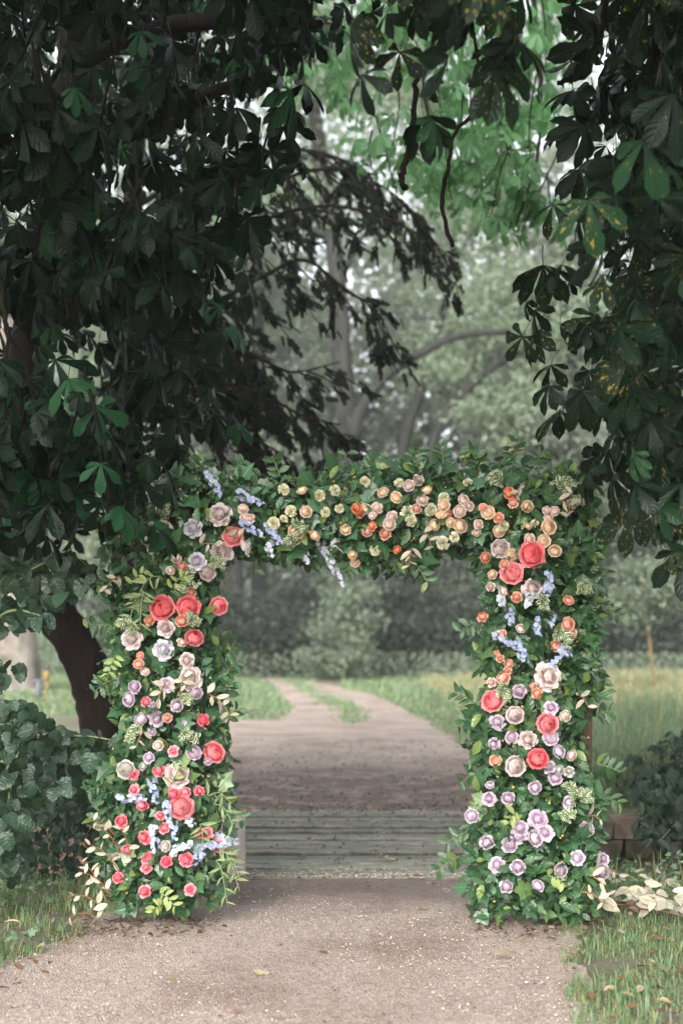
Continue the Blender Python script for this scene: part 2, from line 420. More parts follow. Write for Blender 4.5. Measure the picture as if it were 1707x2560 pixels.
ROUND = [(0, 0.05), (0.06, 0.55), (0.15, 0.8), (0.27, 0.95), (0.4, 1.0), (0.52, 0.99), (0.64, 0.92), (0.76, 0.75), (0.87, 0.5), (0.94, 0.2), (1, 0)]
def ivy_tpl(seed):
    r = np.random.default_rng(seed)
    half = [(0, 0.06), (0.17, -0.03), (0.42, 0.10), (0.33, 0.30), (0.53, 0.52), (0.27, 0.58), (0.20, 0.74)]
    pts = [(x, y) for x, y in half] + [(0, 1.04)] + [(-x, y) for x, y in half[:0:-1]]
    pts = np.array(pts) + r.normal(0, 0.018, (len(pts), 2))
    V = [(0, 0.36, 0.0)] + [(x, y, 0.10 * abs(x) - 0.16 * max(0, y - 0.3) ** 2 - 0.05 * (k % 2) + r.normal(0, 0.02)) for k, (x, y) in enumerate(pts)]
    n = len(pts); T = [(0, 1 + k, 1 + (k + 1) % n) for k in range(n)]
    A = [(0, 0.36, 0)] + [(x * 2, y, 0) for x, y in pts]
    return np.array(V, float), np.array(T), np.array(A, float)
def palm_tpl(seed, lo=False):
    """horse-chestnut leaf: five to seven leaflets from one hub, stalk behind"""
    r = np.random.default_rng(seed); out = []
    k = 7 if seed % 3 else 5
    for a, ln in zip(np.linspace(-2.0, 2.0, k), (np.array([0.5, 0.78, 0.95, 1, 0.95, 0.78, 0.5]) if k == 7 else np.array([0.6, 0.9, 1, 0.9, 0.6]))):
        lt = leaf_tpl(OBOV_LO if lo else OBOV, 0.40 + r.normal(0, 0.03), 0.30, 0.22 + 0.15 * r.random(), 0 if lo else 0.03)
        a += r.normal(0, 0.10)
        R = rot('Z', a) @ rot('X', -0.25 - 0.25 * r.random()) @ rot('Y', r.normal(0, 0.15))
        out.append(xf(lt, R, ln * (1 + r.normal(0, 0.06)), (0, 0, 0)))
    out.append(tube([(0, 0, 0), (0, -0.25, 0.10), (0.02, -0.6, 0.14)], [0.012, 0.012, 0.014], 3))
    return join(out)
PALM = [palm_tpl(s) for s in range(6)]
PALM_LO = [palm_tpl(s + 20, True) for s in range(5)]
HAZEL = [leaf_tpl(ROUND, 0.86, f, d, 0.05, t) for f, d, t in ((0.25, 0.2, 0.1), (0.1, 0.1, -0.2), (0.4, 0.3, 0), (0.2, 0.35, 0.3))]
IVY = [ivy_tpl(s) for s in range(5)]
GLOSSY = [leaf_tpl(OVAL, wd, f, d, 0, t) for wd, f, d, t in ((0.46, 0.4, 0.15, 0.1), (0.52, 0.25, 0.25, -0.2), (0.42, 0.5, 0.1, 0.2), (0.48, 0.3, 0.35, 0))]
LONG = [leaf_tpl(LANCE, wd, f, d, 0, t) for wd, f, d, t in ((0.22, 0.4, 0.3, 0.3), (0.26, 0.3, 0.5, -0.4), (0.2, 0.5, 0.2, 0.5))]
SMALL = [leaf_tpl([(0, 0.05), (0.35, 0.9), (0.7, 0.85), (1, 0)], wd, f, d) for wd, f, d in ((0.5, 0.4, 0.2), (0.6, 0.3, 0.3))]
QUADLEAF = [(np.array([(0, 0, 0), (0.30, 0.45, 0.06), (0, 1, -0.1), (-0.30, 0.45, 0.06)], float), np.array([(0, 1, 2), (0, 2, 3)]),
             np.array([(0, 0, 0), (1, 0.5, 0), (0, 1, 0), (-1, 0.5, 0)], float))]
def blade_tpl(bend):
    V, A = [], []
    for t in (0, 0.4, 0.75):
        z, y = t * (1 - 0.25 * bend * t), bend * t * t
        for sx in (-1, 1): V.append((sx * 0.5 * (1 - 0.55 * t), y, z)); A.append((sx, t, 0))
    V.append((0, bend, 1 - 0.4 * bend)); A.append((0, 1, 0))
    return np.array(V, float), np.array([(0, 1, 3), (0, 3, 2), (2, 3, 5), (2, 5, 4), (4, 5, 6)]), np.array(A, float)
BLADES = [blade_tpl(b) for b in (0.15, 0.4, 0.7, 0.9)]
OCTA = [(np.array([(1, 0, 0), (-1, 0, 0), (0, 1, 0), (0, -1, 0), (0, 0, 0.8), (0, 0, -0.5)], float),
         np.array([(0, 2, 4), (2, 1, 4), (1, 3, 4), (3, 0, 4), (2, 0, 5), (1, 2, 5), (3, 1, 5), (0, 3, 5)]), np.zeros((6, 3)))]

def scatter_obj(name, tpls, pos, tip, nrm, size, mat, parent=None, kind='stuff', smoothed=True):
    n = len(pos)
    me = mesh_np(name, *scatter(tpls, rng.integers(0, len(tpls), n), frames(tip, nrm), size, pos, rng.random(n)), smooth=smoothed)
    return obj(name, me, mat, parent, kind=kind)

_shared = {}
def leaf_objects(name, key, tpls, pos, tip, nrm, size, mat, parent):
    """single leaves as parts of their own; alike leaves share mesh data"""
    if key not in _shared:
        _shared[key] = []
        for k, (v, t, a) in enumerate(tpls):
            me = mesh_np(key, v, t, a); me.materials.append(mat); _shared[key].append(me)
    R = frames(tip, nrm)
    for i in range(len(pos)):
        obj(name, _shared[key][i % len(tpls)], None, parent, mat4(R[i], size[i], pos[i]))

# ------------------------------------------------------------------ ground, ditch, paths
BR0, BR1, BRL, BRR = 8.86, 12.14, -0.95, 1.62          # bridge: near, far, left, right
def ground_z(X, Y):
    X = np.asarray(X, float); Y = np.asarray(Y, float)
    s = lambda a, b, t: np.clip((t - a) / (b - a), 0, 1) ** 2 * (3 - 2 * np.clip((t - a) / (b - a), 0, 1))
    ditch = s(8.72, 9.35, Y) * (1 - s(11.9, 12.12, Y))
    und = 0.03 * np.sin(X * 1.7 + 0.4) * np.sin(Y * 1.3) * np.clip((np.abs(X) - 1.6) / 0.8, 0, 1)
    bank = 0.10 * np.clip((np.abs(X) - 2.2) / 3, 0, 1) * np.clip((Y - 12) / 2, 0, 1)
    return -0.85 * ditch + und * (1 - ditch) + bank

def left_edge(Y):
    xs = np.interp(Y, [-4, 5.5, 6.8, 7.3, 8.2, 9], [-2.6, -1.95, -1.62, -1.42, -1.30, -1.22])
    f = np.interp(Y, [12, 16.5, 18.4, 18.6, 23.4, 23.7, 27, 31.6, 36, 40.6, 46], [-1.35, -1.35, -2.0, -14, -14, -1.15, -0.98, -1.40, -1.75, -2.30, -3.6])
    return np.where(np.asarray(Y) < 10, xs, f)
def right_edge(Y):
    xs = np.interp(Y, [-4, 5.0, 5.8, 7.3, 8.2, 9], [1.0, 0.98, 1.02, 1.22, 1.38, 1.6])
    f = np.interp(Y, [12, 16, 19, 24.7, 31.6, 37.9, 40.6, 46], [1.65, 1.7, 1.66, 1.40, 0.84, -0.38, -1.05, -2.6])
    return np.where(np.asarray(Y) < 10, xs, f)
STRIP = [(0.02, 22.6), (0.30, 22.9), (0.42, 24), (0.28, 27), (-0.18, 31.5), (-0.75, 36), (-1.35, 40.5), (-1.7, 40.5), (-1.15, 36), (-0.62, 31.5), (-0.22, 27), (-0.02, 24)]
def on_path(X, Y, grow=0.0):
    m = (X > left_edge(Y) - grow) & (X < right_edge(Y) + grow) & ((Y < BR0) | (Y > BR1)) & (Y < 43)
    return m & ~inpoly(X, Y, STRIP)

xs = np.concatenate([np.linspace(-110, -8, 18), np.linspace(-7, 7, 57), np.linspace(8, 110, 18)])
ys = np.concatenate([np.linspace(-30, 4, 8), np.linspace(4.5, 8.6, 18), np.linspace(8.7, 9.4, 10), np.linspace(9.6, 11.8, 8), np.linspace(11.88, 12.14, 8), np.linspace(12.4, 24, 26), np.linspace(25, 48, 18), np.linspace(52, 140, 14)])
GX, GY = np.meshgrid(xs, ys); GZ = ground_z(GX, GY) - 0.012
V = np.stack([GX, GY, GZ], -1).reshape(-1, 3); nx = len(xs); T = []
for j in range(len(ys) - 1):
    for i in range(nx - 1):
        a = j * nx + i; T += [(a, a + 1, a + 1 + nx), (a, a + 1 + nx, a + nx)]
obj('ground', mesh_np('ground', V, T), M_GROUND, kind='structure')

def sheet(name, Y, mat, z=0.0, jit=0.05):
    L, R = left_edge(Y) + rng.normal(0, jit, len(Y)), right_edge(Y) + rng.normal(0, jit, len(Y))
    K = 9; V, T = [], []
    for l, r, y in zip(L, R, Y):
        for k in range(K):
            t = k / (K - 1); x = l + (r - l) * t
            V.append((x, y, z + (0.006 * math.sin(x * 3.1 + y * 2.3) + 0.012 * math.sin(PI * t) - 0.006)))
    for j in range(len(Y) - 1):
        for k in range(K - 1):
            a = j * K + k; T += [(a, a + 1, a + 1 + K), (a, a + 1 + K, a + K)]
    return obj(name, mesh_np(name, V, T), mat, kind='structure')
sheet('path', np.concatenate([np.linspace(-4, 5, 10), np.arange(5.1, BR0 + 0.02, 0.12), [BR0 + 0.03]]), M_GRAVEL)
sheet('path', np.concatenate([[BR1 - 0.03], np.arange(BR1 + 0.02, 26, 0.2), np.linspace(26.3, 43, 50)]), M_GRAVEL_FAR)
# pebbles lying loose on the gravel
n = 5000
Yp = 5.4 + 3.4 * rng.random(n) ** 1.1; Xp = left_edge(Yp) + (right_edge(Yp) - left_edge(Yp)) * rng.random(n)
Sz = np.clip(rng.lognormal(-5.5, 0.4, n), 0.002, 0.010)
scatter_obj('gravel', OCTA, np.c_[Xp, Yp, np.full(n, 0.006)], norm(np.c_[rng.normal(0, 1, (n, 2)), np.zeros(n)]), norm(np.c_[rng.normal(0, 0.2, (n, 2)), np.ones(n)]),
            np.c_[Sz, Sz * rng.uniform(0.6, 1, n), Sz * 0.7], M_PEBBLE, smoothed=False)

n = 1500; Yp = np.where(rng.random(n) < 0.7, BR0 + np.abs(rng.normal(0, 0.16, n)), BR1 - np.abs(rng.normal(0, 0.14, n))); Xp = rng.uniform(BRL, BRR, n); Sz = np.clip(rng.lognormal(-5.2, 0.4, n), 0.003, 0.011)
scatter_obj('gravel', OCTA, np.c_[Xp, Yp, np.full(n, 0.018)], norm(np.c_[rng.normal(0, 1, (n, 2)), np.zeros(n)]), norm(np.c_[rng.normal(0, 0.2, (n, 2)), np.ones(n)]), np.c_[Sz, Sz, Sz * 0.7], M_PEBBLE, smoothed=False)

# ------------------------------------------------------------------ bridge, wall of the ditch, guard post
bridge = thing('plank_bridge', 'low bridge of wet grey-green planks crossing the path behind the arch', 'bridge', (0.3, 10.5, 0))
npl = 16; pw = (BR1 - BR0) / npl
for k in range(npl):
    y0 = BR0 + k * pw
    t = box_tpl(BRL + rng.normal(0, 0.015), BRR + rng.normal(0, 0.015), y0 + 0.024, y0 + pw - 0.024, -0.062, 0.006 + rng.uniform(-0.016, 0.014), 0.014)
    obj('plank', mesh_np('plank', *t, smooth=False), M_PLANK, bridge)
for x in (BRL + 0.15, 0.3, BRR - 0.2):
    obj('beam', mesh_np('beam', *box_tpl(x - 0.08, x + 0.08, BR0 + 0.02, BR1 - 0.02, -0.27, -0.066), smooth=False), M_WOOD, bridge)
nl = []
for k in range(npl):
    for x in (BRL + 0.15, 0.30, BRR - 0.2):
        for q in (0.34, 0.66):
            nl.append((x + rng.normal(0, 0.03), BR0 + (k + q) * pw + rng.normal(0, 0.008), 0.013))
nl = np.array(nl); n = len(nl)
scatter_obj('nail', OCTA, nl, np.tile([0, 1.0, 0], (n, 1)), np.tile([0, 0, 1.0], (n, 1)), np.tile([0.008, 0.008, 0.003], (n, 1)), M_METAL, bridge)

post = thing('guard_post', 'short pale weathered board standing at the corner of the plank bridge', 'post', (-0.75, 9.05, 0))
for x0, x1 in ((-0.86, -0.745), (-0.735, -0.61)):
    obj('board', mesh_np('board', *box_tpl(x0, x1, 8.98, 9.06, 0.012, 0.385, 0.008), smooth=False), M_POSTPALE, post)
obj('rail', mesh_np('rail', *box_tpl(-0.85, -0.63, 9.062, 9.10, 0.20, 0.27), smooth=False), M_POSTPALE, post)

wall = thing('stone_wall', 'mossy brown masonry lining the ditch to the right of the bridge', 'wall', (2.3, 12.0, -0.85))
z = -0.86
for row, hgt in enumerate((0.17, 0.14, 0.20, 0.16, 0.17)):
    x = BRR + 0.02 - 0.1 * (row % 2)
    while x < 4.3:
        ln = rng.uniform(0.18, 0.42)
        v, t, a = box_tpl(x + 0.008, x + ln - 0.008, 11.80 + rng.uniform(-0.03, 0.03), 12.09, z + 0.008, z + hgt - 0.008, 0.012)
        v = v + rng.normal(0, 0.012, v.shape); v[:4, 2] = z + 0.006
        obj('stone', mesh_np('stone', v, t, a, smooth=False), M_STONE, wall)
        x += ln
    z += hgt

# crumbs of moss and soil on the planks
n = 460; Sz = rng.uniform(0.004, 0.012, n)
scatter_obj('debris', OCTA, np.c_[rng.uniform(BRL, BRR, n), BR0 + (BR1 - BR0) * rng.random(n) ** 0.8, np.full(n, 0.02)], norm(np.c_[rng.normal(0, 1, (n, 2)), np.zeros(n)]), norm(np.c_[rng.normal(0, 0.3, (n, 2)), np.ones(n)]), np.c_[Sz * 1.5, Sz, Sz * 1.2],
            leaf_mat('crumb', (0.035, 0.035, 0.018), 0.6, 0.8, 0.0, 0.0, alt=(0.35, 0.34, 0.30), altp=0.15), smoothed=False)

# ------------------------------------------------------------------ grass
def grass(name, X, Y, h, wd, mat, z=None):
    n = len(X); a = rng.random(n) * 2 * PI; c, s = np.cos(a), np.sin(a); zr = np.zeros(n)
    ln = rng.normal(0, 0.18, (n, 2))
    R = np.stack([np.stack([c, s, zr], -1), np.stack([-s, c, zr], -1), np.stack([ln[:, 0], ln[:, 1], np.ones(n)], -1)], -1)
    pos = np.c_[X, Y, ground_z(X, Y) - 0.012 if z is None else np.full(n, z)]
    me = mesh_np(name, *scatter(BLADES, rng.integers(0, 4, n), R, np.c_[wd, h, h], pos, rng.random(n)))
    return obj(name, me, mat, kind='stuff')
def clumped(X, Y, sc, thr):
    f = np.sin(X * sc + 1.3 * np.sin(Y * sc * 0.7)) * np.sin(Y * sc * 1.1 + 1.7 * np.sin(X * sc * 0.6))
    return f + rng.normal(0, 0.35, len(X)) > thr
def field(n, x0, x1, y0, y1, grow=0.0, sc=5.0, thr=-0.4):
    X = x0 + (x1 - x0) * rng.random(n); Y = y0 + (y1 - y0) * rng.random(n)
    m = ~on_path(X, Y, -grow) & clumped(X, Y, sc, thr) & ~((Y > BR0 - 0.05) & (Y < BR1 + 0.05) & (X > BRL - 0.1) & (X < BRR + 0.1))
    return X[m], Y[m]
X, Y = field(26000, 0.9, 2.2, 4.9, 8.75, 0.10, 6, -0.15)
k = len(X); g = grass('grass', X, Y, 0.015 + 0.085 * rng.random(k) ** 2.4, rng.uniform(0.004, 0.008, k), M_GRASS)
g['label'] = 'short mixed grass on the verge right of the gravel'
X, Y = field(20000, -3.0, -1.2, 5.2, 8.8, 0.10, 6, -0.2)
k = len(X); grass('grass', X, Y, 0.02 + 0.11 * rng.random(k) ** 2.0, rng.uniform(0.004, 0.008, k), M_GRASS)
X, Y = field(46000, -14, -0.7, 12.3, 46, 0.1, 2.0, -0.9)
k = len(X); grass('lawn_grass', X, Y, rng.uniform(0.05, 0.12, k), rng.uniform(0.02, 0.05, k), M_LAWN)
X, Y = field(34000, 0, 13, 16, 46, 0.1, 2.0, -0.9)
k = len(X); grass('lawn_grass', X, Y, rng.uniform(0.06, 0.18, k), rng.uniform(0.02, 0.045, k), M_LAWN)
q = sample_poly(STRIP, 3000) + rng.normal(0, 0.12, (3000, 2)); q = q[clumped(q[:, 0], q[:, 1], 2.2, -0.05) & (q[:, 1] > 23)]; k = len(q); grass('verge_grass', q[:, 0], q[:, 1], rng.uniform(0.03, 0.08, k), rng.uniform(0.015, 0.035, k), M_LAWN, 0.0)
X, Y = field(15000, 1.9, 9, 12.4, 23, -0.1, 1.6, -0.5)
k = len(X); grass('meadow_grass', X, Y, rng.uniform(0.25, 0.72, k) * np.clip((X - 1.4) / 1.5, 0.35, 1), rng.uniform(0.006, 0.014, k), M_MEADOW)
X, Y = field(2600, 1.9, 4.2, 12.3, 14.5, -0.1, 2.5, -0.5)
k = len(X); grass('meadow_grass', X, Y, rng.uniform(0.2, 0.75, k), rng.uniform(0.006, 0.012, k), M_MEADOW)
X, Y = field(22000, 2.2, 14, 21, 40, -0.6, 1.1, -0.3)
k = len(X); grass('dry_grass', X, Y, rng.uniform(0.18, 0.42, k), rng.uniform(0.015, 0.035, k), M_DRY)

# leaf mould: brown scraps on the far path and on the planks
n = 2600
Yl = 12.2 + 7.5 * rng.random(n) ** 1.8; Xl = -1.5 + 3.3 * rng.random(n)
n2 = 900; Yb = rng.uniform(BR0 - 0.35, BR1, n2); Xb = rng.uniform(BRL, BRR, n2)
pos = np.c_[np.r_[Xl, Xb], np.r_[Yl, Yb], np.r_[np.full(n, 0.012), np.full(n2, 0.024)]]; m = n + n2
sz = np.r_[rng.uniform(0.012, 0.05, n), rng.uniform(0.010, 0.034, n2)]
scatter_obj('litter_and_shade', SMALL, pos, norm(np.c_[rng.normal(0, 1, (m, 2)), np.zeros(m)]), norm(np.c_[rng.normal(0, 0.25, (m, 2)), np.ones(m)]), sz, M_LITTER_SHADE)

n = 420; Yl = rng.uniform(5.3, 8.7, n); Xl = np.where(rng.random(n) < 0.6, rng.uniform(1.0, 2.2, n), rng.uniform(-2.6, -1.35, n))
n2 = 330; Yb = rng.uniform(5.4, 8.8, n2); Xb = rng.uniform(-1.4, 1.15, n2)
pos = np.c_[np.r_[Xl, Xb], np.r_[Yl, Yb], np.r_[rng.uniform(0.01, 0.05, n), np.full(n2, 0.014)]]; m = n + n2
scatter_obj('litter_and_shade', SMALL + GLOSSY[:2], pos, norm(np.c_[rng.normal(0, 1, (m, 2)), np.zeros(m)]), norm(np.c_[rng.normal(0, 0.3, (m, 2)), np.ones(m)]), np.r_[rng.uniform(0.025, 0.07, n), rng.uniform(0.008, 0.028, n2)],
            leaf_mat('verge_litter', (0.11, 0.06, 0.035), 0.5, 0.6, 0.1, 0.0, alt=(0.30, 0.235, 0.14), altp=0.3))
n = 420; fx = np.where(rng.random(n) < 0.5, rng.uniform(-1.45, -0.62, n), rng.uniform(0.72, 1.45, n)); fy = 7.62 - 0.42 * rng.random(n) ** 1.6  # dark scraps added round the arch feet to stand for contact shade
scatter_obj('litter_and_shade', SMALL + GLOSSY[:1], np.c_[fx, fy, rng.uniform(0.012, 0.03, n)], norm(np.c_[rng.normal(0, 1, (n, 2)), np.zeros(n)]), norm(np.c_[rng.normal(0, 0.4, (n, 2)), np.ones(n)]), rng.uniform(0.012, 0.045, n), M_LITTER_SHADE)
# low weeds among the near grass
def weeds(name, n, x0, x1, y0, y1, sz, mat=M_WEED, zmax=0.09):
    X, Y = field(n, x0, x1, y0, y1, -0.02, 4.5, 0.0); k = len(X)
    pos = np.c_[X, Y, ground_z(X, Y) + zmax * rng.random(k)]
    scatter_obj(name, GLOSSY + IVY[:2], pos, norm(np.c_[rng.normal(0, 1, (k, 2)), rng.normal(0.1, 0.3, k)]), norm(np.c_[rng.normal(0, 0.4, k), rng.normal(-0.3, 0.4, k), np.ones(k)]), rng.uniform(sz[0], sz[1], k), mat)
weeds('weeds', 900, -2.9, -1.45, 6.2, 8.75, (0.025, 0.06))
weeds('weeds', 500, 1.55, 2.3, 7.9, 8.8, (0.02, 0.05), zmax=0.2)
X, Y = field(900, 1.5, 2.3, 7.95, 8.8, 0, 3, -0.5); k = len(X)
grass('tall_grass', X, Y, rng.uniform(0.1, 0.28, k), rng.uniform(0.004, 0.008, k), M_GRASS)

# single fallen leaves on gravel and planks
def fallen(px, py, ln, col, label, tpl, spin, z=0.016):
    d = CAM_H * FPX / (py - HOR); p = P(px, py, d); p[2] = z
    N = leaf_mat('fallen_leaf_' + str(px), col, 0.15, 0.5, 0.1, 5)
    v, t, a = xf(tpl, rot('Z', spin) @ rot('X', 0.12) @ rot('Y', 0.15), ln)
    v = v - v.mean(0); v[:, 2] -= v[:, 2].min()
    o = obj('fallen_leaf', mesh_np('fallen_leaf', v, t, a), N, M=Matrix.Translation(p))
    tag(o, label, 'leaf', 'leaves fallen on path and bridge')
YL, BR = (0.40, 0.37, 0.17), (0.22, 0.12, 0.06)
fallen(962, 2157, 0.16, YL, 'yellow-green leaf lying flat on the bridge planks', IVY[0], 1.2, 0.02)
fallen(650, 2443, 0.085, (0.46, 0.43, 0.27), 'pale yellow leaf alone on the gravel, lowest and left of centre', IVY[1], 0.6)
fallen(958, 2384, 0.08, (0.34, 0.30, 0.13), 'curled olive leaf standing on the gravel in mid path', GLOSSY[1], 0.2)
fallen(1258, 2397, 0.085, (0.45, 0.43, 0.25), 'pale crumpled leaf on the gravel below the right flower column', IVY[2], 2.0)
fallen(1056, 2281, 0.07, (0.34, 0.30, 0.12), 'dull yellow leaf on gravel just in front of the bridge', GLOSSY[0], 1.4)
fallen(1306, 2359, 0.06, (0.42, 0.36, 0.18), 'small tan leaf on gravel near the base of the right column', GLOSSY[3], 1.7)
fallen(805, 2389, 0.06, BR, 'small brown leaf flat on the gravel, left of the olive leaf', GLOSSY[2], 1.5)
fallen(428, 2455, 0.06, (0.30, 0.25, 0.10), 'small drab leaf on the gravel towards the lower left corner', GLOSSY[0], 0.4)
fallen(592, 2540, 0.06, BR, 'brown leaf at the very bottom edge of the gravel', GLOSSY[1], 2.6)
fallen(1042, 2197, 0.07, BR, 'rust brown leaf on the nearest plank of the bridge', GLOSSY[2], 1.2, 0.02)
fallen(850, 2170, 0.05, (0.35, 0.16, 0.05), 'tiny orange-brown leaf on the planks, left of the yellow-green one', GLOSSY[3], 0.9, 0.02)
fallen(1615, 2440, 0.10, (0.50, 0.42, 0.28), 'dry beige leaf caught in the grass at the lower right', GLOSSY[1], 0.5, 0.06)
fallen(30, 2335, 0.09, (0.55, 0.50, 0.42), 'pale dry leaf in the grass at the lower left edge', GLOSSY[2], 1.5, 0.06)
stick = tube(smooth([P(545, 1893, 16.9), P(575, 1902, 16.8), P(606, 1925, 16.3)], 5) + [0, 0, 0.02], [0.05] * 5 + [0.045] * 5 + [0.03], 7, 0.1)
tag(obj('fallen_branch', mesh_np('fallen_branch', *stick), M_BARK_DARK), 'short dark branch lying on the far path beside the left column', 'branch')

# ------------------------------------------------------------------ far trees and shrubs
def crown_points(cent, rad, nclust, per, sig):
    """clumps of leaves spread through an ellipsoid"""
    c = rdir(nclust) * (rng.random(nclust) ** 0.45)[:, None] * rad + cent
    k = rng.integers(0, nclust, nclust * per)
    sg = (sig * rng.uniform(0.6, 1.4, nclust))[k][:, None]
    return c, c[k] + rng.normal(0, 1, (len(k), 3)) * sg * [1, 1, 0.55]

def far_tree(name, label, trunk, d, r0, r1, crowns, mat, size=(0.14, 0.26), bark=M_BARK_GREY, sig=0.55, limbs=(), group='trees of the far wood', cat='tree', nbr=9):
    pts = smooth([P(x, y, d) for x, y in trunk], 5)
    pts[0][2] = 0; base = pts[0].copy()
    t = thing(name, label, cat, base, group)
    rad = np.linspace(r0, r1, len(pts)); rad[0] *= 1.5
    obj('trunk', mesh_np('trunk', *tube(pts, rad, 9, 0.04)), bark, t)
    allc, allp = [], []
    for px, py, rx, ry, ncl, per in crowns:
        s = d / FPX
        c, p = crown_points(P(px, py, d), np.array([rx * s, max(rx * s * 0.8, 1.0), ry * s]), ncl, per, sig)
        allc.append(c); allp.append(p)
    c = np.concatenate(allc); p = np.concatenate(allp); p = p[p[:, 2] > 0.05]
    for k in rng.permutation(len(c))[:nbr]:
        lo = pts[(pts[:, 2] < c[k][2] + 0.3)]; lo = lo if len(lo) else pts
        a = lo[np.argmin(np.linalg.norm(lo - c[k] + [0, 0, min(1.0, 0.1 * pts[-1][2])], axis=1))]
        mid = (a + c[k]) / 2 + np.array([rng.normal(0, 0.3), rng.normal(0, 0.3), 0.35]) * min(1, pts[-1][2] / 10)
        obj('branch', mesh_np('branch', *tube(smooth([a, mid, c[k]], 4), np.linspace(r1 * 0.75, 0.02, 9), 5)), bark, t)
    for lp, ra, rb in limbs:
        q = smooth([P(x, y, d + dd) for x, y, dd in lp], 5)
        obj('limb', mesh_np('limb', *tube(q, np.linspace(ra, rb, len(q)), 8, 0.05)), bark, t)
    n = len(p); tip = norm(rdir(n) + [0, 0, -0.35]); nm = norm(rdir(n) * 0.9 + [0, -0.2, 0.8])
    o = scatter_obj('crown', QUADLEAF, p, tip, nm, rng.uniform(size[0], size[1], n), mat, t)
    return t

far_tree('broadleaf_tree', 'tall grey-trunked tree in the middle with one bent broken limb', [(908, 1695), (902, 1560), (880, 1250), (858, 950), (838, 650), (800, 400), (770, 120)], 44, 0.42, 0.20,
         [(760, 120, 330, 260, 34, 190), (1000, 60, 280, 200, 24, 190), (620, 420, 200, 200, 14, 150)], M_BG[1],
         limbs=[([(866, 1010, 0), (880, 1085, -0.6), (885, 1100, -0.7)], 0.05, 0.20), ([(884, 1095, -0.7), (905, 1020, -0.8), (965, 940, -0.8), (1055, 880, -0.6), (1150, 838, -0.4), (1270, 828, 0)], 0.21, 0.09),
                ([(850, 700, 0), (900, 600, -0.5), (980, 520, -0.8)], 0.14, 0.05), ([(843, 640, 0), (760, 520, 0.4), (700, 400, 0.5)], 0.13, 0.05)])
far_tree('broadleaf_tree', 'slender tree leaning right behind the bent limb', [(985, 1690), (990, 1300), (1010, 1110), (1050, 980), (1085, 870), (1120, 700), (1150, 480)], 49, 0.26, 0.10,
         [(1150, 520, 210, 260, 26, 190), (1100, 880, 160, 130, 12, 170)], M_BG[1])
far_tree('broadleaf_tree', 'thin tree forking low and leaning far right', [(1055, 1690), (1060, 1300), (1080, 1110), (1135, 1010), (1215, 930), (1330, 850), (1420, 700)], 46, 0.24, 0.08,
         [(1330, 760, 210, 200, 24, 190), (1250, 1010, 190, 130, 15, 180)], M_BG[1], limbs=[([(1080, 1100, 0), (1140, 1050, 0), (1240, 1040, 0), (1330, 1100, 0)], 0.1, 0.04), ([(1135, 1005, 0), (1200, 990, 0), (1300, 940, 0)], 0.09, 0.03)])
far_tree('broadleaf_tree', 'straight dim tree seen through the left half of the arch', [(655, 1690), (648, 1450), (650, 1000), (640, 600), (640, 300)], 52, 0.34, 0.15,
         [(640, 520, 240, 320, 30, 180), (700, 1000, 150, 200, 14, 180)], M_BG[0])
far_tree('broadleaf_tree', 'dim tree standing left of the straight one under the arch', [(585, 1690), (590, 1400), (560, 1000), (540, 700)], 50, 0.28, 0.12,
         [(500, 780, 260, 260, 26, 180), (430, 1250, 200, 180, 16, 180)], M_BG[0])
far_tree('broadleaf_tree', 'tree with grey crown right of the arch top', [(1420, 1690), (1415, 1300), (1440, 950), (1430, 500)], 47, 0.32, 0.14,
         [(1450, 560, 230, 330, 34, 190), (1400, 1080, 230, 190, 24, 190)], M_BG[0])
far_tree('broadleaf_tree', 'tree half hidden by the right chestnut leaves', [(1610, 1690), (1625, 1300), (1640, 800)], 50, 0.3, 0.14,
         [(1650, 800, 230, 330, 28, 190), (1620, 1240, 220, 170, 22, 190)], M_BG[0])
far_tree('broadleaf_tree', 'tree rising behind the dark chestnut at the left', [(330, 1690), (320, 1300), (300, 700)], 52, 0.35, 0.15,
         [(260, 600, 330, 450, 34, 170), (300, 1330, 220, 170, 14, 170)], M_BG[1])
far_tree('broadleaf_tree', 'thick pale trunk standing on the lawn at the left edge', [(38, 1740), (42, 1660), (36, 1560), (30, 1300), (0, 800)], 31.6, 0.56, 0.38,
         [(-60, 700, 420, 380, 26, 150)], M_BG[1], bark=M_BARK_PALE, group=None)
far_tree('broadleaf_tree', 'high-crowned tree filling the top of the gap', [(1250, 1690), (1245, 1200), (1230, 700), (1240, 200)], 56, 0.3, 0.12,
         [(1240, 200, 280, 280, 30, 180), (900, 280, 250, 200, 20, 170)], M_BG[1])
# understorey
far_tree('young_tree', 'bright conical young tree in the middle under the arch', [(872, 1700), (868, 1600), (866, 1500), (868, 1420)], 40, 0.07, 0.03,
         [(868, 1640, 95, 45, 13, 150), (868, 1560, 80, 50, 13, 150), (862, 1480, 60, 45, 9, 140), (858, 1410, 60, 40, 8, 140)], M_BG[3], (0.10, 0.2), sig=0.22, group=None, nbr=6)
far_tree('sapling', 'thin sapling with pale leaf tiers in the right meadow', [(1645, 1752), (1632, 1680), (1622, 1600), (1612, 1520), (1606, 1440)], 29.5, 0.045, 0.02,
         [(1600, 1500, 110, 18, 12, 120), (1680, 1470, 100, 16, 10, 110), (1580, 1545, 50, 10, 4, 80), (1620, 1420, 90, 16, 8, 110)], M_BG[3], (0.08, 0.16), bark=bark_mat('ochre_bark', (0.11, 0.085, 0.04), (0.20, 0.16, 0.08), 12), sig=0.2, group=None, nbr=6)
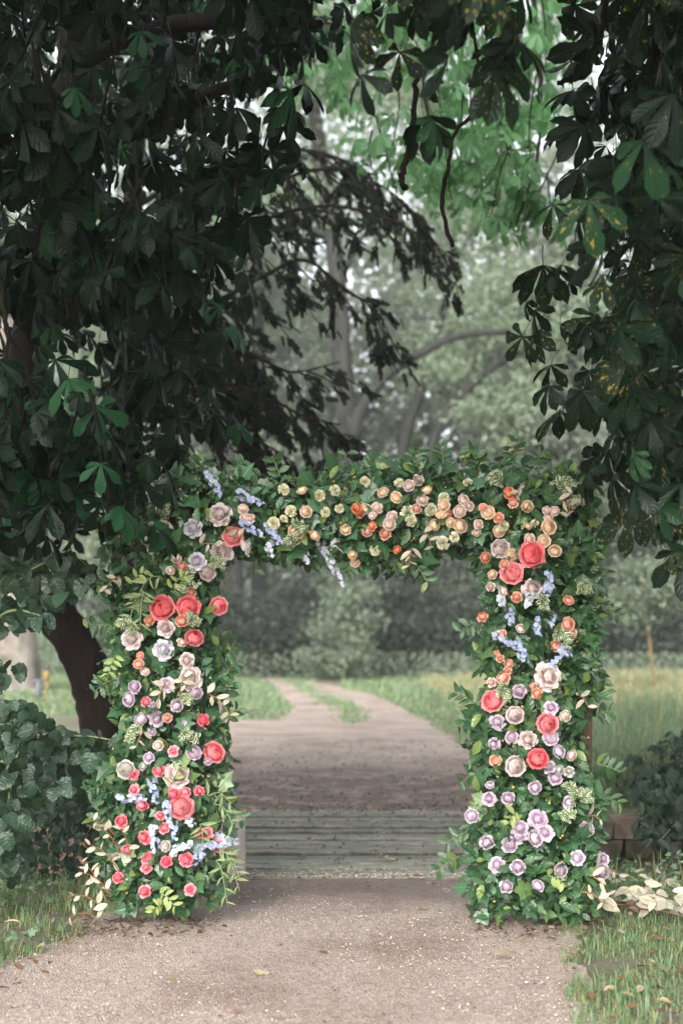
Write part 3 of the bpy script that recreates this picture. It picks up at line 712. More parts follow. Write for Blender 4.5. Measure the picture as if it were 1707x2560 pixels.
und = [(585, 1560, 85, 120, 2, 44, 'dim bush behind the left lawn, next to the left column'), (700, 1590, 80, 95, 2, 43, 'grey bush beyond the bend of the track'),
       (770, 1520, 70, 130, 2, 46, 'dark shrub left of the bright young tree'), (985, 1560, 90, 130, 2, 44, 'dark shrub right of the bright young tree'),
       (1080, 1500, 100, 180, 2, 46, 'tall dark shrub by the inner edge of the right column'), (1210, 1540, 110, 140, 2, 45, 'dark shrub hidden behind the right column'),
       (1330, 1480, 120, 190, 2, 46, 'tall grey shrub behind the top of the right column'), (1460, 1560, 110, 130, 2, 44, 'dark shrub at the meadow edge just right of the arch'),
       (1570, 1480, 110, 180, 2, 47, 'tall dark shrub behind the sapling'), (1690, 1540, 110, 150, 2, 45, 'dark shrub at the meadow edge, farthest right'),
       (480, 1560, 100, 130, 2, 45, 'shrub hidden behind the left column'), (360, 1540, 110, 140, 2, 46, 'dim shrub between left trunk and left column'), (190, 1600, 110, 90, 1, 46, 'low green shrub beyond the lawn at the left')]
for x, y, rx, ry, mi, d, lab in und:
    far_tree('shrub', lab, [(x, 1690), (x + 4, 1640), (x - 3, y)], d, 0.06, 0.03, [(x, y + 20, rx, ry, 22, 170)], M_BG[mi], (0.12, 0.24), sig=0.45, group='shrubs along the wood edge', cat='shrub', nbr=4)

# the wood behind: one mass
W, H = [], []
for k in range(1000):
    x = rng.uniform(-24, 24); d = rng.uniform(60, 78); zt = rng.uniform(0, 1) ** 1.1 * 31
    n = int(150 * (1.15 - 0.85 * zt / 31)); sg = rng.uniform(0.7, 1.5)
    W.append(np.array([x, d, zt]) + rng.normal(0, 1, (n, 3)) * [sg, sg, sg * 0.6])
for k in range(420):
    c = np.array([rng.uniform(-17, 17), rng.uniform(56, 66), rng.uniform(3, 17)]); sg = rng.uniform(0.7, 1.3); W.append(c + rng.normal(0, 1, (130, 3)) * [sg, sg, sg * 0.6])
W = np.concatenate(W); W = W[W[:, 2] > 0.05]; n = len(W)
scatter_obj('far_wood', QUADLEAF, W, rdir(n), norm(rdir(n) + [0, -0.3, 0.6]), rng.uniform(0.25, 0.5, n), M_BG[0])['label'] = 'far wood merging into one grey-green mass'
# rank growth along the foot of the wood
n = 15000; X = rng.uniform(-14, 15, n); Y = rng.uniform(41, 44.5, n)
pos = np.c_[X, Y, rng.random(n) ** 1.5 * 0.75]
scatter_obj('undergrowth', QUADLEAF, pos, rdir(n), norm(rdir(n) + [0, -0.3, 0.6]), rng.uniform(0.08, 0.18, n), M_BG[3])

# ------------------------------------------------------------------ garden torch and grey post on the far lawn
b = P(117, 1758, 28.8); b[2] = 0
torch = thing('garden_torch', 'slim garden torch with amber head on the lawn beside the pale trunk', 'torch', b)
M_AMBER = plain_mat('amber_bamboo', (0.16, 0.09, 0.03), (0.26, 0.16, 0.05), 40)
obj('stake', mesh_np('stake', *tube([b, b + [0, 0, 0.45]], 0.018, 8)), M_AMBER, torch)
obj('head', mesh_np('head', *tube([b + [0, 0, z] for z in (0.45, 0.5, 0.62, 0.66)], [0.03, 0.055, 0.06, 0.05], 10)), M_AMBER, torch)
obj('wick_cap', mesh_np('wick_cap', *tube([b + [0, 0, z] for z in (0.662, 0.70, 0.76)], [0.055, 0.05, 0.03], 10)), M_DARK, torch)
b = P(97, 1756, 29); b[2] = 0
gp = thing('stake_post', 'short blue-grey post on the lawn just left of the garden torch', 'post', b)
obj('shaft', mesh_np('shaft', *tube([b, b + [0, 0, 0.4], b + [0, 0, 0.42]], [0.06, 0.06, 0.03], 8)), plain_mat('blue_grey', (0.06, 0.065, 0.08), (0.11, 0.115, 0.13), 20), gp)
obj('cross_bar', mesh_np('cross_bar', *box_tpl(b[0] - 0.12, b[0] + 0.16, b[1] - 0.03, b[1] + 0.03, 0.422, 0.47)), plain_mat('blue_grey_bar', (0.06, 0.065, 0.08), (0.11, 0.115, 0.13), 20), gp)

# ------------------------------------------------------------------ yew with feathery boughs behind the arch
b = P(318, 2000, 14.6); b[2] = 0.0
yew = thing('yew_tree', 'black-green yew with feathery drooping boughs left of centre', 'tree', b)
obj('trunk', mesh_np('trunk', *tube(smooth([b, P(312, 1600, 14.6), P(320, 1100, 14.7), P(330, 600, 14.8), P(345, 200, 14.9)], 5), np.linspace(0.19, 0.09, 21), 9, 0.05)), M_BARK_DARK, yew)
def spray_tpl(seed):
    r = np.random.default_rng(seed); out = [tube([(0, 0, 0), (0, 0.5, -0.02), (0, 1, -0.10)], [0.012, 0.009, 0.004], 3)]
    for k in range(20):
        t = 0.06 + 0.92 * k / 20; sx = 1 if k % 2 else -1
        out.append(xf(QUADLEAF[0], rot('Z', -sx * (0.75 + r.normal(0, 0.2))) @ rot('Y', r.normal(0, 0.5)), np.array([0.26, 0.27 * (1.2 - 0.5 * t), 0.4]), (0, t, -0.10 * t * t)))
    return join(out)
SPRAY = [spray_tpl(s) for s in range(4)]
boughs = [([(330, 760), (470, 660), (580, 590), (700, 535), (830, 515), (960, 545), (1070, 600), (1140, 660)], 14.6, 15.4, 1.0),
          ([(335, 640), (480, 560), (620, 490), (760, 430), (880, 430), (990, 490), (1060, 560)], 14.7, 16.0, 1.0),
          ([(330, 880), (450, 800), (560, 745), (660, 690), (760, 650), (860, 720), (940, 780), (980, 850)], 14.6, 14.4, 0.75),
          ([(325, 980), (440, 900), (540, 860), (640, 890), (730, 930), (850, 905)], 14.5, 14.0, 0.9),
          ([(322, 1060), (440, 990), (560, 960), (660, 990), (760, 1040), (850, 1062)], 14.5, 13.8, 1.1),
          ([(320, 1150), (440, 1080), (560, 1070), (660, 1110), (740, 1160)], 14.5, 13.6, 0.9),
          ([(338, 520), (470, 440), (620, 390), (760, 375), (880, 410), (960, 480)], 14.8, 16.4, 1.0),
          ([(330, 1000), (430, 940), (520, 920), (600, 960), (640, 1060), (650, 1130)], 14.5, 15.2, 1.0),
          ([(335, 820), (440, 760), (540, 780), (600, 850), (640, 930)], 14.7, 15.6, 1.0)]
YP, YT = [], []
for bp, d0, d1, dens in boughs:
    m = len(bp); q = smooth([P(x, y, d0 + (d1 - d0) * k / (m - 1)) for k, (x, y) in enumerate(bp)], 6)
    obj('bough', mesh_np('bough', *tube(q, np.linspace(0.034, 0.006, len(q)), 6, 0.1)), M_BARK_DARK, yew)
    q = q + rng.normal(0, 0.012, q.shape)
    ntw = int((22 if bp[0][1] < 900 else 15) * dens)
    for k in range(ntw):
        f = 0.24 + 0.76 * (k + rng.random()) / ntw; i = min(int(f * (len(q) - 1)), len(q) - 2)
        a = q[i]; tn = norm(q[i + 1] - q[i]); ln = rng.uniform(0.35, 0.95) * (1.15 - 0.55 * f)
        dr = norm(tn * rng.uniform(0.3, 0.9) + np.array([rng.normal(0, 0.25), rng.normal(0, 0.5), -rng.uniform(0.25, 1.0)]))
        tw = np.array([a + dr * ln * s + np.array([0, 0, -0.18 * ln * s * s]) for s in np.linspace(0, 1, 5)])
        obj('twig', mesh_np('twig', *tube(tw, np.linspace(0.012, 0.004, 5), 4)), M_BARK_DARK, yew)
        for s in rng.random(int(13 * ln / 0.6)) ** 0.7:
            p = a + dr * ln * s + np.array([0, 0, -0.18 * ln * s * s]); YP.append(p + rng.normal(0, 0.025, 3)); YT.append(dr + rdir(1)[0] * 0.75 + [0, 0, -0.25])
YP, YT = np.array(YP), np.array(YT); n = len(YP)
scatter_obj('foliage', SPRAY, YP, norm(YT), norm(rdir(n) * 0.7 + [0, -0.5, 0.7]), rng.uniform(0.11, 0.21, n), M_YEW, yew)

# ------------------------------------------------------------------ horse chestnuts
def chestnut(name, label, loc, mat, key, regions, trunk, limbs, twigs=True, bark=M_BARK_DARK, nparts=260, lo=False, seed=0, clump=8, twigr=0.010, shade_boxes=()):
    t = thing(name, label, 'tree', loc)
    q = smooth([P(*a) for a in trunk[0]], 6)
    obj('trunk', mesh_np('trunk', *tube(q, np.linspace(trunk[1], trunk[2], len(q)), 12, 0.05)), bark, t)
    for pts, ra, rb in limbs:
        qq = smooth([P(*a) for a in pts], 6); qq[1:-1] += rng.normal(0, 0.4 * min(ra, rb), qq[1:-1].shape)
        obj('limb', mesh_np('limb', *tube(qq, np.linspace(ra, rb, len(qq)), 7, 0.12)), bark, t)
    pos, tip, nrm, size = [], [], [], []
    for poly, d0, d1, n, sc in regions:
        nc = max(1, n // clump)
        c2 = sample_poly(poly, nc); dd = d0 + (d1 - d0) * rng.random(nc)
        for (x, y), d in zip(c2, dd):
            c = P(x, y, d)
            ln = rng.uniform(0.3, 0.7) * sc
            up = np.array([rng.normal(0, 0.25), rng.normal(0, 0.25), 1.0])
            if twigs and ln > 0.3 and y > -50 and -50 < x < 1760:
                tw = np.array([c - up * 0.12 * sc, c + up * ln * 0.4 + rng.normal(0, 0.03, 3), c + up * ln])
                obj('twig', mesh_np('twig', *tube(smooth(tw, 3), np.linspace(twigr * 0.6, twigr, 7), 5, 0.05)), M_BARK_MOSSY, t)
            k = clump + rng.integers(-2, 3)
            a = rng.random(k) * 2 * PI; f = rng.random(k)
            out = np.stack([np.cos(a), np.sin(a), np.zeros(k)], -1)
            pos.append(c + up * (ln * (f - 0.2))[:, None] + out * (rng.uniform(0.10, 0.34, k) * sc)[:, None])
            tip.append(out * rng.uniform(0.3, 1.0, k)[:, None] + np.c_[np.zeros((k, 2)), -rng.uniform(0.3, 1.3, k)] + rng.normal(0, 0.2, (k, 3)))
            nrm.append(out * 0.55 + np.array([0, -0.25, 0.85]) + rng.normal(0, 0.45, (k, 3)))
            size.append(rng.uniform(0.09, 0.24, k) * sc)
    for x0, x1, y0, y1, z0, z1, n, sc in shade_boxes:      # unseen crown leaves added over the camera to shade the trees
        pos.append(np.array([x0, y0, z0]) + np.array([x1 - x0, y1 - y0, z1 - z0]) * rng.random((n, 3)))
        tip.append(rdir(n) + [0, 0, -0.6]); nrm.append(rdir(n) * 0.5 + [0, 0, 1.0]); size.append(rng.uniform(0.16, 0.24, n) * sc)
    pos, tip, nrm, size = map(np.concatenate, (pos, tip, nrm, size))
    px = pos[:, 0] / pos[:, 1] * FPX + 853.5; py = HOR - (pos[:, 2] - CAM_H) / pos[:, 1] * FPX
    score = pos[:, 1] / size + 1e3 * ((px < -40) | (px > 1747) | (py < -40))
    o = np.argsort(score); near, rest = o[:nparts], o[nparts:]
    leaf_objects('leaf', key, PALM, pos[near], tip[near], norm(nrm[near]), size[near], mat, t)
    if len(rest): scatter_obj('foliage', PALM_LO if lo else PALM, pos[rest], tip[rest], norm(nrm[rest]), size[rest], mat, t)
    return t

DARKPOLY = [(-60, -60), (700, -60), (850, 20), (870, 150), (760, 260), (700, 340), (650, 430), (640, 540), (560, 620), (590, 740), (540, 900), (480, 1110), (420, 1160), (300, 1240), (240, 1330), (100, 1360), (-60, 1390)]
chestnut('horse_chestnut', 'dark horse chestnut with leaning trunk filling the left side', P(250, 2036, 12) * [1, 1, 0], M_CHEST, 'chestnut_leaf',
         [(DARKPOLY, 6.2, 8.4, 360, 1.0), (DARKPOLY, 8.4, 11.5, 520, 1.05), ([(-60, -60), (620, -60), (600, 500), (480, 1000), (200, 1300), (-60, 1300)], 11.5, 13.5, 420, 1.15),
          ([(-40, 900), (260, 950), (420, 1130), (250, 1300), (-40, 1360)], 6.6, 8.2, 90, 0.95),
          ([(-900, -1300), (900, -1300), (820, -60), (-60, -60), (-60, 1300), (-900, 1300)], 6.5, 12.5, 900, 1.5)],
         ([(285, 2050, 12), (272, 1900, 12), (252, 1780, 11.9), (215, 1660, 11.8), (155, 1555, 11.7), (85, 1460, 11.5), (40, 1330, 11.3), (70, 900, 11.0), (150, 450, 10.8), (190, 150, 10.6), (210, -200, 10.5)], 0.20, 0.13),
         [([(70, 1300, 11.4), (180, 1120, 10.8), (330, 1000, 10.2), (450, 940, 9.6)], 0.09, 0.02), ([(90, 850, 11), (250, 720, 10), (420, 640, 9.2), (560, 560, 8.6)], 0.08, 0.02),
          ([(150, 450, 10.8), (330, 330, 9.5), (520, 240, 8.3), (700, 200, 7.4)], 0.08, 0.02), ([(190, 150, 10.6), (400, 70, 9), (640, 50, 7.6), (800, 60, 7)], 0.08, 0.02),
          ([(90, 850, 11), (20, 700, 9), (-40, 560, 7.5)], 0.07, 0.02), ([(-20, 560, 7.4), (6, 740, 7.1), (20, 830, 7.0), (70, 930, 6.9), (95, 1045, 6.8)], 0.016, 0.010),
          ([(118, 320, 7.5), (115, 470, 7.4), (95, 600, 7.3), (90, 640, 7.3)], 0.014, 0.008), ([(150, 560, 7.6), (165, 700, 7.5), (170, 800, 7.4)], 0.012, 0.008)], nparts=280, shade_boxes=[(-6, 0.6, -1, 6.4, 4.9, 8.0, 620, 1.9)])
RIGHTPOLY = [(1540, -60), (1760, -60), (1760, 1390), (1700, 1370), (1650, 1300), (1580, 1260), (1540, 1200), (1610, 1120), (1600, 1060), (1510, 960), (1450, 890), (1410, 800), (1440, 740), (1410, 640), (1480, 560), (1500, 420), (1530, 300), (1510, 180), (1560, 80)]
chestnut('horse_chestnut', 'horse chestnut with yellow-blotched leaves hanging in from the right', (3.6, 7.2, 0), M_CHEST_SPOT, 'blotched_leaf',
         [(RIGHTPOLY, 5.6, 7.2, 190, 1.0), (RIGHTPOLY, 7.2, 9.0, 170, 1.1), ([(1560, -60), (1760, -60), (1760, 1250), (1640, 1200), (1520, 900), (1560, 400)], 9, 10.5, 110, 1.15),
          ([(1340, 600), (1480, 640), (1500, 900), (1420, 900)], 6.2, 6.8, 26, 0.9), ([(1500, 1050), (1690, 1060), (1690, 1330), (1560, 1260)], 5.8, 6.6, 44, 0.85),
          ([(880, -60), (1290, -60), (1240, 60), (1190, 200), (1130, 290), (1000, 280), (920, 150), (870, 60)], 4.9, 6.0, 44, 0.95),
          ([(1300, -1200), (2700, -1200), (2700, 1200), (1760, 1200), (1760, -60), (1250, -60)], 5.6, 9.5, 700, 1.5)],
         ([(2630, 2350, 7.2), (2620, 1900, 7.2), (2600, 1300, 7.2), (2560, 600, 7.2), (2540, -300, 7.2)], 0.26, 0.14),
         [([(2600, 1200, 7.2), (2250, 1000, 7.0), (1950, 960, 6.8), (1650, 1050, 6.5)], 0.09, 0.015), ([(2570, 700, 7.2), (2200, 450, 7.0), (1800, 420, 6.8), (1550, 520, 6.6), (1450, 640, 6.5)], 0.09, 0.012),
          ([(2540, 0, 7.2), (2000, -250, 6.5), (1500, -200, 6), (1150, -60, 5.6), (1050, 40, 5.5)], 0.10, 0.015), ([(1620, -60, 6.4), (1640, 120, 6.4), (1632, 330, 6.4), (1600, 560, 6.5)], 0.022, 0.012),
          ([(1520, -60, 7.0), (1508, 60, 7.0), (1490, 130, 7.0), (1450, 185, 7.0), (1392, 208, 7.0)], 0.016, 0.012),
          ([(1045, 180, 6.6), (1034, 280, 6.6), (1022, 380, 6.6), (1002, 440, 6.6), (1012, 470, 6.6)], 0.012, 0.017), ([(1160, -20, 7.4), (1200, 180, 7.4), (1205, 260, 7.4), (1140, 330, 7.4), (1118, 420, 7.4), (1106, 520, 7.4), (1132, 618, 7.4)], 0.008, 0.012)], nparts=280, seed=3, twigs=False, shade_boxes=[(-0.6, 6, -1, 6.4, 4.9, 8.0, 620, 1.9)])
MIDPOLY = [(640, -60), (1480, -60), (1440, 180), (1390, 330), (1350, 420), (1300, 450), (1150, 430), (1090, 480), (930, 470), (880, 380), (760, 330), (700, 200)]
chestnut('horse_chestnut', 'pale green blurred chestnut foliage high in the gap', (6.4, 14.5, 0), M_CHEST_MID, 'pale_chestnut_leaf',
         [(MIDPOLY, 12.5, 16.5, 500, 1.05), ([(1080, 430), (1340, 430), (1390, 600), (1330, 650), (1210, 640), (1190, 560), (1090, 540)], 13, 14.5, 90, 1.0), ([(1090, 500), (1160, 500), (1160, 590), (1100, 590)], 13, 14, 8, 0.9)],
         ([(2420, 1960, 14.5), (2420, 1400, 14.5), (2400, 700, 14.5), (2350, -200, 14.5)], 0.3, 0.18),
         [([(2400, 700, 14.5), (2000, 250, 14.3), (1650, 20, 14.2), (1330, -20, 14), (1100, 40, 13.8)], 0.10, 0.03), ([(1330, -20, 14), (1350, 200, 14), (1340, 400, 14), (1290, 560, 13.8)], 0.03, 0.012),
          ([(1100, 40, 13.8), (1060, 200, 13.8), (1080, 330, 13.8)], 0.03, 0.012), ([(1650, 20, 14.2), (1400, -120, 15), (900, -100, 15), (720, 60, 15)], 0.06, 0.02)], nparts=200, lo=True, seed=5)

# ------------------------------------------------------------------ hazel, ivy and bramble
def leafy(name, label, loc, cat, polys, tpls, key, mat, size, stems, nparts, lean=(0, -0.5, 0.75), stem_mat=M_STEM, clump=1, sr=(0.012, 0.004)):
    t = thing(name, label, cat, loc)
    SP = []
    for st in stems:
        q = smooth([P(*a) for a in st], 6); SP.append(q)
        obj('stem', mesh_np('stem', *tube(q, np.linspace(sr[0], sr[1], len(q)), 6, 0.04)), stem_mat, t)
    pos = []
    for poly, d0, d1, n in polys:
        q = sample_poly(poly, n); dd = d0 + (d1 - d0) * rng.random(n)
        pos.append(np.array([P(x, y, d) for (x, y), d in zip(q, dd)]))
    for q in SP:
        m = q[rng.integers(len(q) // 3, len(q), 14)]; pos.append(m + rng.normal(0, 0.02, m.shape))
    pos = np.concatenate(pos); n = len(pos)
    tip = norm(np.c_[rng.normal(0.15, 0.6, n), rng.normal(-0.2, 0.4, n), -rng.uniform(0.2, 1.1, n)])
    nrm = norm(np.array(lean) + rng.normal(0, 0.35, (n, 3)))
    s = rng.uniform(size[0], size[1], n)
    o = np.argsort(pos[:, 1] / s); a, b = o[:nparts], o[nparts:]
    leaf_objects('leaf', key, tpls, pos[a], tip[a], nrm[a], s[a], mat, t)
    if len(b): scatter_obj('foliage', tpls, pos[b], tip[b], nrm[b], s[b], mat, t)
    return t
leafy('hazel_shrub', 'hazel shrub with crinkled round leaves at the left edge', P(-80, 2260, 8.1) * [1, 1, 0], 'shrub',
      [([(-50, 1360), (120, 1370), (190, 1400), (240, 1440), (170, 1480), (110, 1520), (60, 1560), (-50, 1580)], 7.4, 8.6, 190), ([(180, 1400), (330, 1420), (300, 1450), (240, 1450)], 7.7, 8.2, 18),
       ([(-50, 1650), (60, 1650), (60, 1700), (-50, 1720)], 7.4, 8, 14), ([(-50, 1740), (60, 1745), (110, 1780), (180, 1830), (240, 1850), (210, 1930), (150, 1980), (80, 2060), (70, 2180), (-50, 2240)], 7.3, 8.7, 330),
       ([(180, 1830), (300, 1850), (280, 1880), (230, 1930), (200, 1990), (170, 1950)], 7.8, 8.3, 26)], HAZEL, 'hazel_leaf', M_HAZEL, (0.06, 0.115),
      [[(-80, 2260, 8.1), (-60, 1900, 8.0), (-40, 1600, 7.9), (60, 1440, 7.8), (190, 1395, 7.8), (262, 1480, 7.9)], [(-80, 2250, 8.1), (-50, 1980, 8.0), (60, 1850, 7.9), (200, 1840, 7.9), (282, 1850, 7.9)],
       [(-80, 2260, 8.1), (10, 2060, 7.8), (40, 1900, 7.7), (100, 1800, 7.7)], [(-60, 1600, 7.9), (20, 1530, 7.7), (90, 1535, 7.6), (110, 1550, 7.6)]], 290, lean=(0.1, -0.75, 0.55))
leafy('ivy_bank', 'dark glossy ivy covering the ditch side at the left', P(120, 2190, 9.3) * [1, 1, 0], 'ivy',
      [([(-40, 1930), (110, 1960), (250, 1960), (280, 2000), (280, 2230), (-40, 2250)], 8.9, 9.9, 900), ([(100, 1870), (280, 1870), (290, 2050), (60, 2050)], 10.2, 11.5, 500)], IVY, 'dark_ivy_leaf', M_DARKLEAF, (0.04, 0.075),
      [[(60, 2230, 9.4), (120, 2100, 9.5), (200, 1980, 9.7)]], 200)
leafy('bramble_shrub', 'dark bramble shrub overhanging the ditch at the right', P(1700, 2030, 12.2) * [1, 1, 0], 'shrub',
      [([(1560, 1960), (1620, 1900), (1650, 1930), (1700, 1850), (1760, 1860), (1760, 2150), (1720, 2200), (1690, 2130), (1640, 2140), (1590, 2060), (1600, 2010)], 10.3, 12.0, 620), ([(1500, 1950), (1560, 1880), (1620, 1890), (1680, 1820), (1760, 1830), (1760, 2000), (1620, 2000)], 12.1, 13.8, 420)], GLOSSY + HAZEL[:2], 'bramble_leaf', M_DARKLEAF, (0.05, 0.11),
      [[(1700, 2040, 12.2), (1660, 1950, 11.8), (1600, 1960, 11.2)], [(1720, 2040, 12.2), (1700, 1880, 11.8), (1620, 1860, 11.5)], [(1740, 2050, 12.1), (1700, 2050, 11.0), (1650, 2100, 10.6)]], 250)

# ------------------------------------------------------------------ blooms (radius 1, face +Z)
def ring(n, th0, half, rb, rt, zb, zt, curl, layer, r, nu=4, nv=4, point=0.0, ruf=0.03):
    out = []
    for k in range(n):
        th = th0 + 2 * PI * k / n + r.normal(0, 0.10); hf = half * (1 + r.normal(0, 0.08)); sc = 1 + r.normal(0, 0.05); ph = r.random() * 6
        V, A = [], []
        for i in range(nv + 1):
            v0 = i / nv
            for j in range(nu + 1):
                u = 2 * j / nu - 1
                v = v0 * (1 - 0.16 * u * u)
                ro = rb + (rt * sc - rb) * math.sin(v * PI / 2) ** 0.85
                z = zb + (zt - zb) * v ** 1.25
                c = max(0.0, v - 0.55) / 0.45
                ro += curl * c * c * 0.5; z -= abs(curl) * c * c * 0.55
                if point: z -= point * c * u * u * 0.5; ro += point * c * (1 - abs(u)) * 0.25
                wv = 0.4 + 0.6 * math.sin(min(1, v * 1.15) * PI / 2)
                if point: wv *= 1 - 0.35 * c
                a = th + hf * u * wv
                ro = ro * (1 - 0.05 * u * u) + 0.05 * u * rt
                z += ruf * math.sin(u * 5 + ph) * v
                V.append((ro * math.cos(a), ro * math.sin(a), z)); A.append((u, v, layer))
        T = []
        for i in range(nv):
            for j in range(nu):
                a0 = i * (nu + 1) + j; b0 = a0 + nu + 1
                T += [(a0, a0 + 1, b0 + 1), (a0, b0 + 1, b0)]
        out.append((np.array(V), np.array(T), np.array(A)))
    return join(out)
def calyx():
    out = [tube([(0, 0, -0.62), (0, 0, -0.5), (0, 0, -0.35)], [0.10, 0.2, 0.22], 6)]
    return join(out)
def shell(n, th0, half, R, ptip, flare, zoff, layer, r, nu=4, nv=5, point=0.0, ruf=0.02, sq=0.8):
    """cupped petals lying on a ball of radius R, open to ptip degrees from the top, rim flared"""
    out = []
    for k in range(n):
        th = th0 + 2 * PI * k / n + r.normal(0, 0.13); hf = half * (1 + r.normal(0, 0.1)); Rk = R * (1 + r.normal(0, 0.03)); pt = math.radians(ptip + r.normal(0, 4)); ph = r.random() * 6
        V, A, T = [], [], []
        for i in range(nv + 1):
            for j in range(nu + 1):
                u = 2 * j / nu - 1; v = i / nv
                f = 2.75 + (pt - 2.75) * v * (1 - (0.12 + point) * u * u)
                c = max(0.0, v - 0.6) / 0.4
                rr = Rk + flare * c * c * (1 + 0.5 * point * (1 - abs(u))) + 0.04 * u * R + ruf * math.sin(u * 5 + ph) * v
                a = th + hf * u * (0.45 + 0.55 * math.sin(min(1, v * 1.2) * PI / 2)) * (1 - 0.3 * point * c * 2)
                V.append((rr * math.sin(f) * math.cos(a), rr * math.sin(f) * math.sin(a), rr * math.cos(f) * sq + zoff - flare * c * c * 0.35)); A.append((u, v, layer))
        for i in range(nv):
            for j in range(nu):
                a0 = i * (nu + 1) + j; b0 = a0 + nu + 1
                T += [(a0, a0 + 1, b0 + 1), (a0, b0 + 1, b0)]
        out.append((np.array(V), np.array(T), np.array(A)))
    return join(out)
def garden_rose(seed):      # full, cupped, quartered
    r = np.random.default_rng(seed)
    o = join([shell(5, 0.2, 0.72, 0.86, 86, 0.30, -0.04, 1.0, r, ruf=0.06), shell(6, 0.7, 0.62, 0.84, 68, 0.20, 0, 0.9, r, ruf=0.05), shell(6, 0.1, 0.58, 0.76, 50, 0.05, 0.02, 0.75, r, ruf=0.04)])
    h = join([shell(7, 0.4, 0.55, 0.69, 42, 0.04, 0.04, 0.58, r, 3, 4), shell(7, 0.1, 0.55, 0.60, 35, 0.04, 0.08, 0.46, r, 3, 4), shell(7, 0.6, 0.52, 0.50, 29, 0.04, 0.14, 0.32, r, 3, 4, ruf=0.04),
              shell(6, 0.2, 0.55, 0.38, 26, 0.04, 0.21, 0.18, r, 3, 4, ruf=0.04), shell(5, 0.5, 0.6, 0.25, 22, 0.03, 0.27, 0.05, r, 3, 4, ruf=0.03), shell(3, 0.5, 0.9, 0.11, 15, 0.02, 0.34, 0.0, r, 3, 4)])
    return o, h
def tea_rose(seed):         # high spiral centre, outer petals rolled back
    r = np.random.default_rng(seed)
    o = join([shell(5, 0.2, 0.72, 0.78, 94, 0.42, -0.08, 1.0, r, point=0.35, ruf=0.05), shell(5, 0.8, 0.72, 0.74, 76, 0.34, -0.02, 0.9, r, point=0.32, ruf=0.05), shell(5, 0.45, 0.74, 0.64, 58, 0.24, 0.05, 0.75, r, point=0.2, ruf=0.04)])
    h = join([shell(4, 0.1, 0.95, 0.52, 42, 0.10, 0.14, 0.55, r, 4, 4), shell(4, 0.7, 0.95, 0.40, 34, 0.07, 0.22, 0.38, r, 4, 4), shell(3, 0.2, 1.15, 0.29, 28, 0.04, 0.30, 0.2, r, 4, 4), shell(3, 0.9, 1.15, 0.18, 22, 0.03, 0.38, 0.08, r, 4, 4), shell(2, 0.2, 1.5, 0.09, 10, 0.01, 0.45, 0.0, r, 4, 3)])
    return o, h
def bud_rose(seed):         # half open
    r = np.random.default_rng(seed)
    o = join([shell(5, 0.2, 0.74, 0.78, 82, 0.34, -0.12, 1.0, r, point=0.3, sq=1.0, ruf=0.05), shell(5, 0.8, 0.76, 0.72, 60, 0.24, -0.02, 0.85, r, point=0.22, sq=1.0, ruf=0.04)])
    h = join([shell(4, 0.3, 0.95, 0.62, 44, 0.08, 0.05, 0.6, r, 4, 4, sq=1.0), shell(4, 0.1, 0.95, 0.48, 36, 0.06, 0.15, 0.42, r, 4, 4, sq=1.0), shell(3, 0.6, 1.15, 0.34, 28, 0.04, 0.26, 0.25, r, 4, 4), shell(3, 0.3, 1.15, 0.21, 22, 0.02, 0.38, 0.1, r, 4, 3), shell(2, 0.3, 1.5, 0.1, 10, 0.01, 0.46, 0.0, r, 4, 3)])
    return o, h
def carnation(seed):        # pinked, crowded petals
    r = np.random.default_rng(seed); out = []
    for k in range(84):
        ph = r.random() * 2 * PI; el = math.acos(1 - r.random() * 1.05); ln = 0.62 + 0.36 * r.random() ** 0.5
        V, A, T = [], [], []
        for i, v in enumerate((0.25, 0.7, 1.0)):
            for j in range(6):
                u = 2 * j / 5 - 1
                V.append((u * 0.24 * v, v * ln * (1 - 0.06 * (j % 2) * (i == 2)), 0.13 * math.sin(j * 2.1 + k) * v)); A.append((u, v, 0.35 + 0.65 * v))
        for i in range(2):
            for j in range(5):
                a0 = i * 6 + j; T += [(a0, a0 + 1, a0 + 7), (a0, a0 + 7, a0 + 6)]
        d = np.array([math.sin(el) * math.cos(ph), math.sin(el) * math.sin(ph), math.cos(el) * 0.75])
        out.append((np.array(V) @ frames(d[None], rdir(1) if False else norm(r.normal(0, 1, (1, 3))))[0].T + [0, 0, -0.35], np.array(T), np.array(A)))
    return join(out[:60]), join(out[60:])
def floret(seed):
    r = np.random.default_rng(seed); out = []
    for k in range(5):
        R = rot('Z', k * 2 * PI / 5 + r.normal(0, 0.1)) @ rot('X', 0.35 + r.normal(0, 0.15))
        v, t, a = xf(leaf_tpl([(0, 0.2), (0.4, 0.8), (0.75, 1), (1, 0.35)], 0.85, 0.3, 0.15), R)
        a = a.copy(); a[:, 2] = a[:, 1]; out.append((v, t, a))
    v, t, a = OCTA[0]; out.append((v * 0.18 + [0, 0, 0.15], t, a - [0, 0, 0.0]))
    return join(out)
def two(fn, seeds):
    r = []
    for s in seeds:
        o, h = fn(s); r.append((mesh_np('petals', *o), mesh_np('heart', *h)))
    return r
BLOOM = {'garden': two(garden_rose, (1, 2, 3)), 'tea': two(tea_rose, (4, 5, 6, 7)), 'bud': two(bud_rose, (8, 9, 10)), 'carn': two(carnation, (11, 12))}
FLORET = [mesh_np('floret', *floret(s)) for s in (1, 2, 3)]
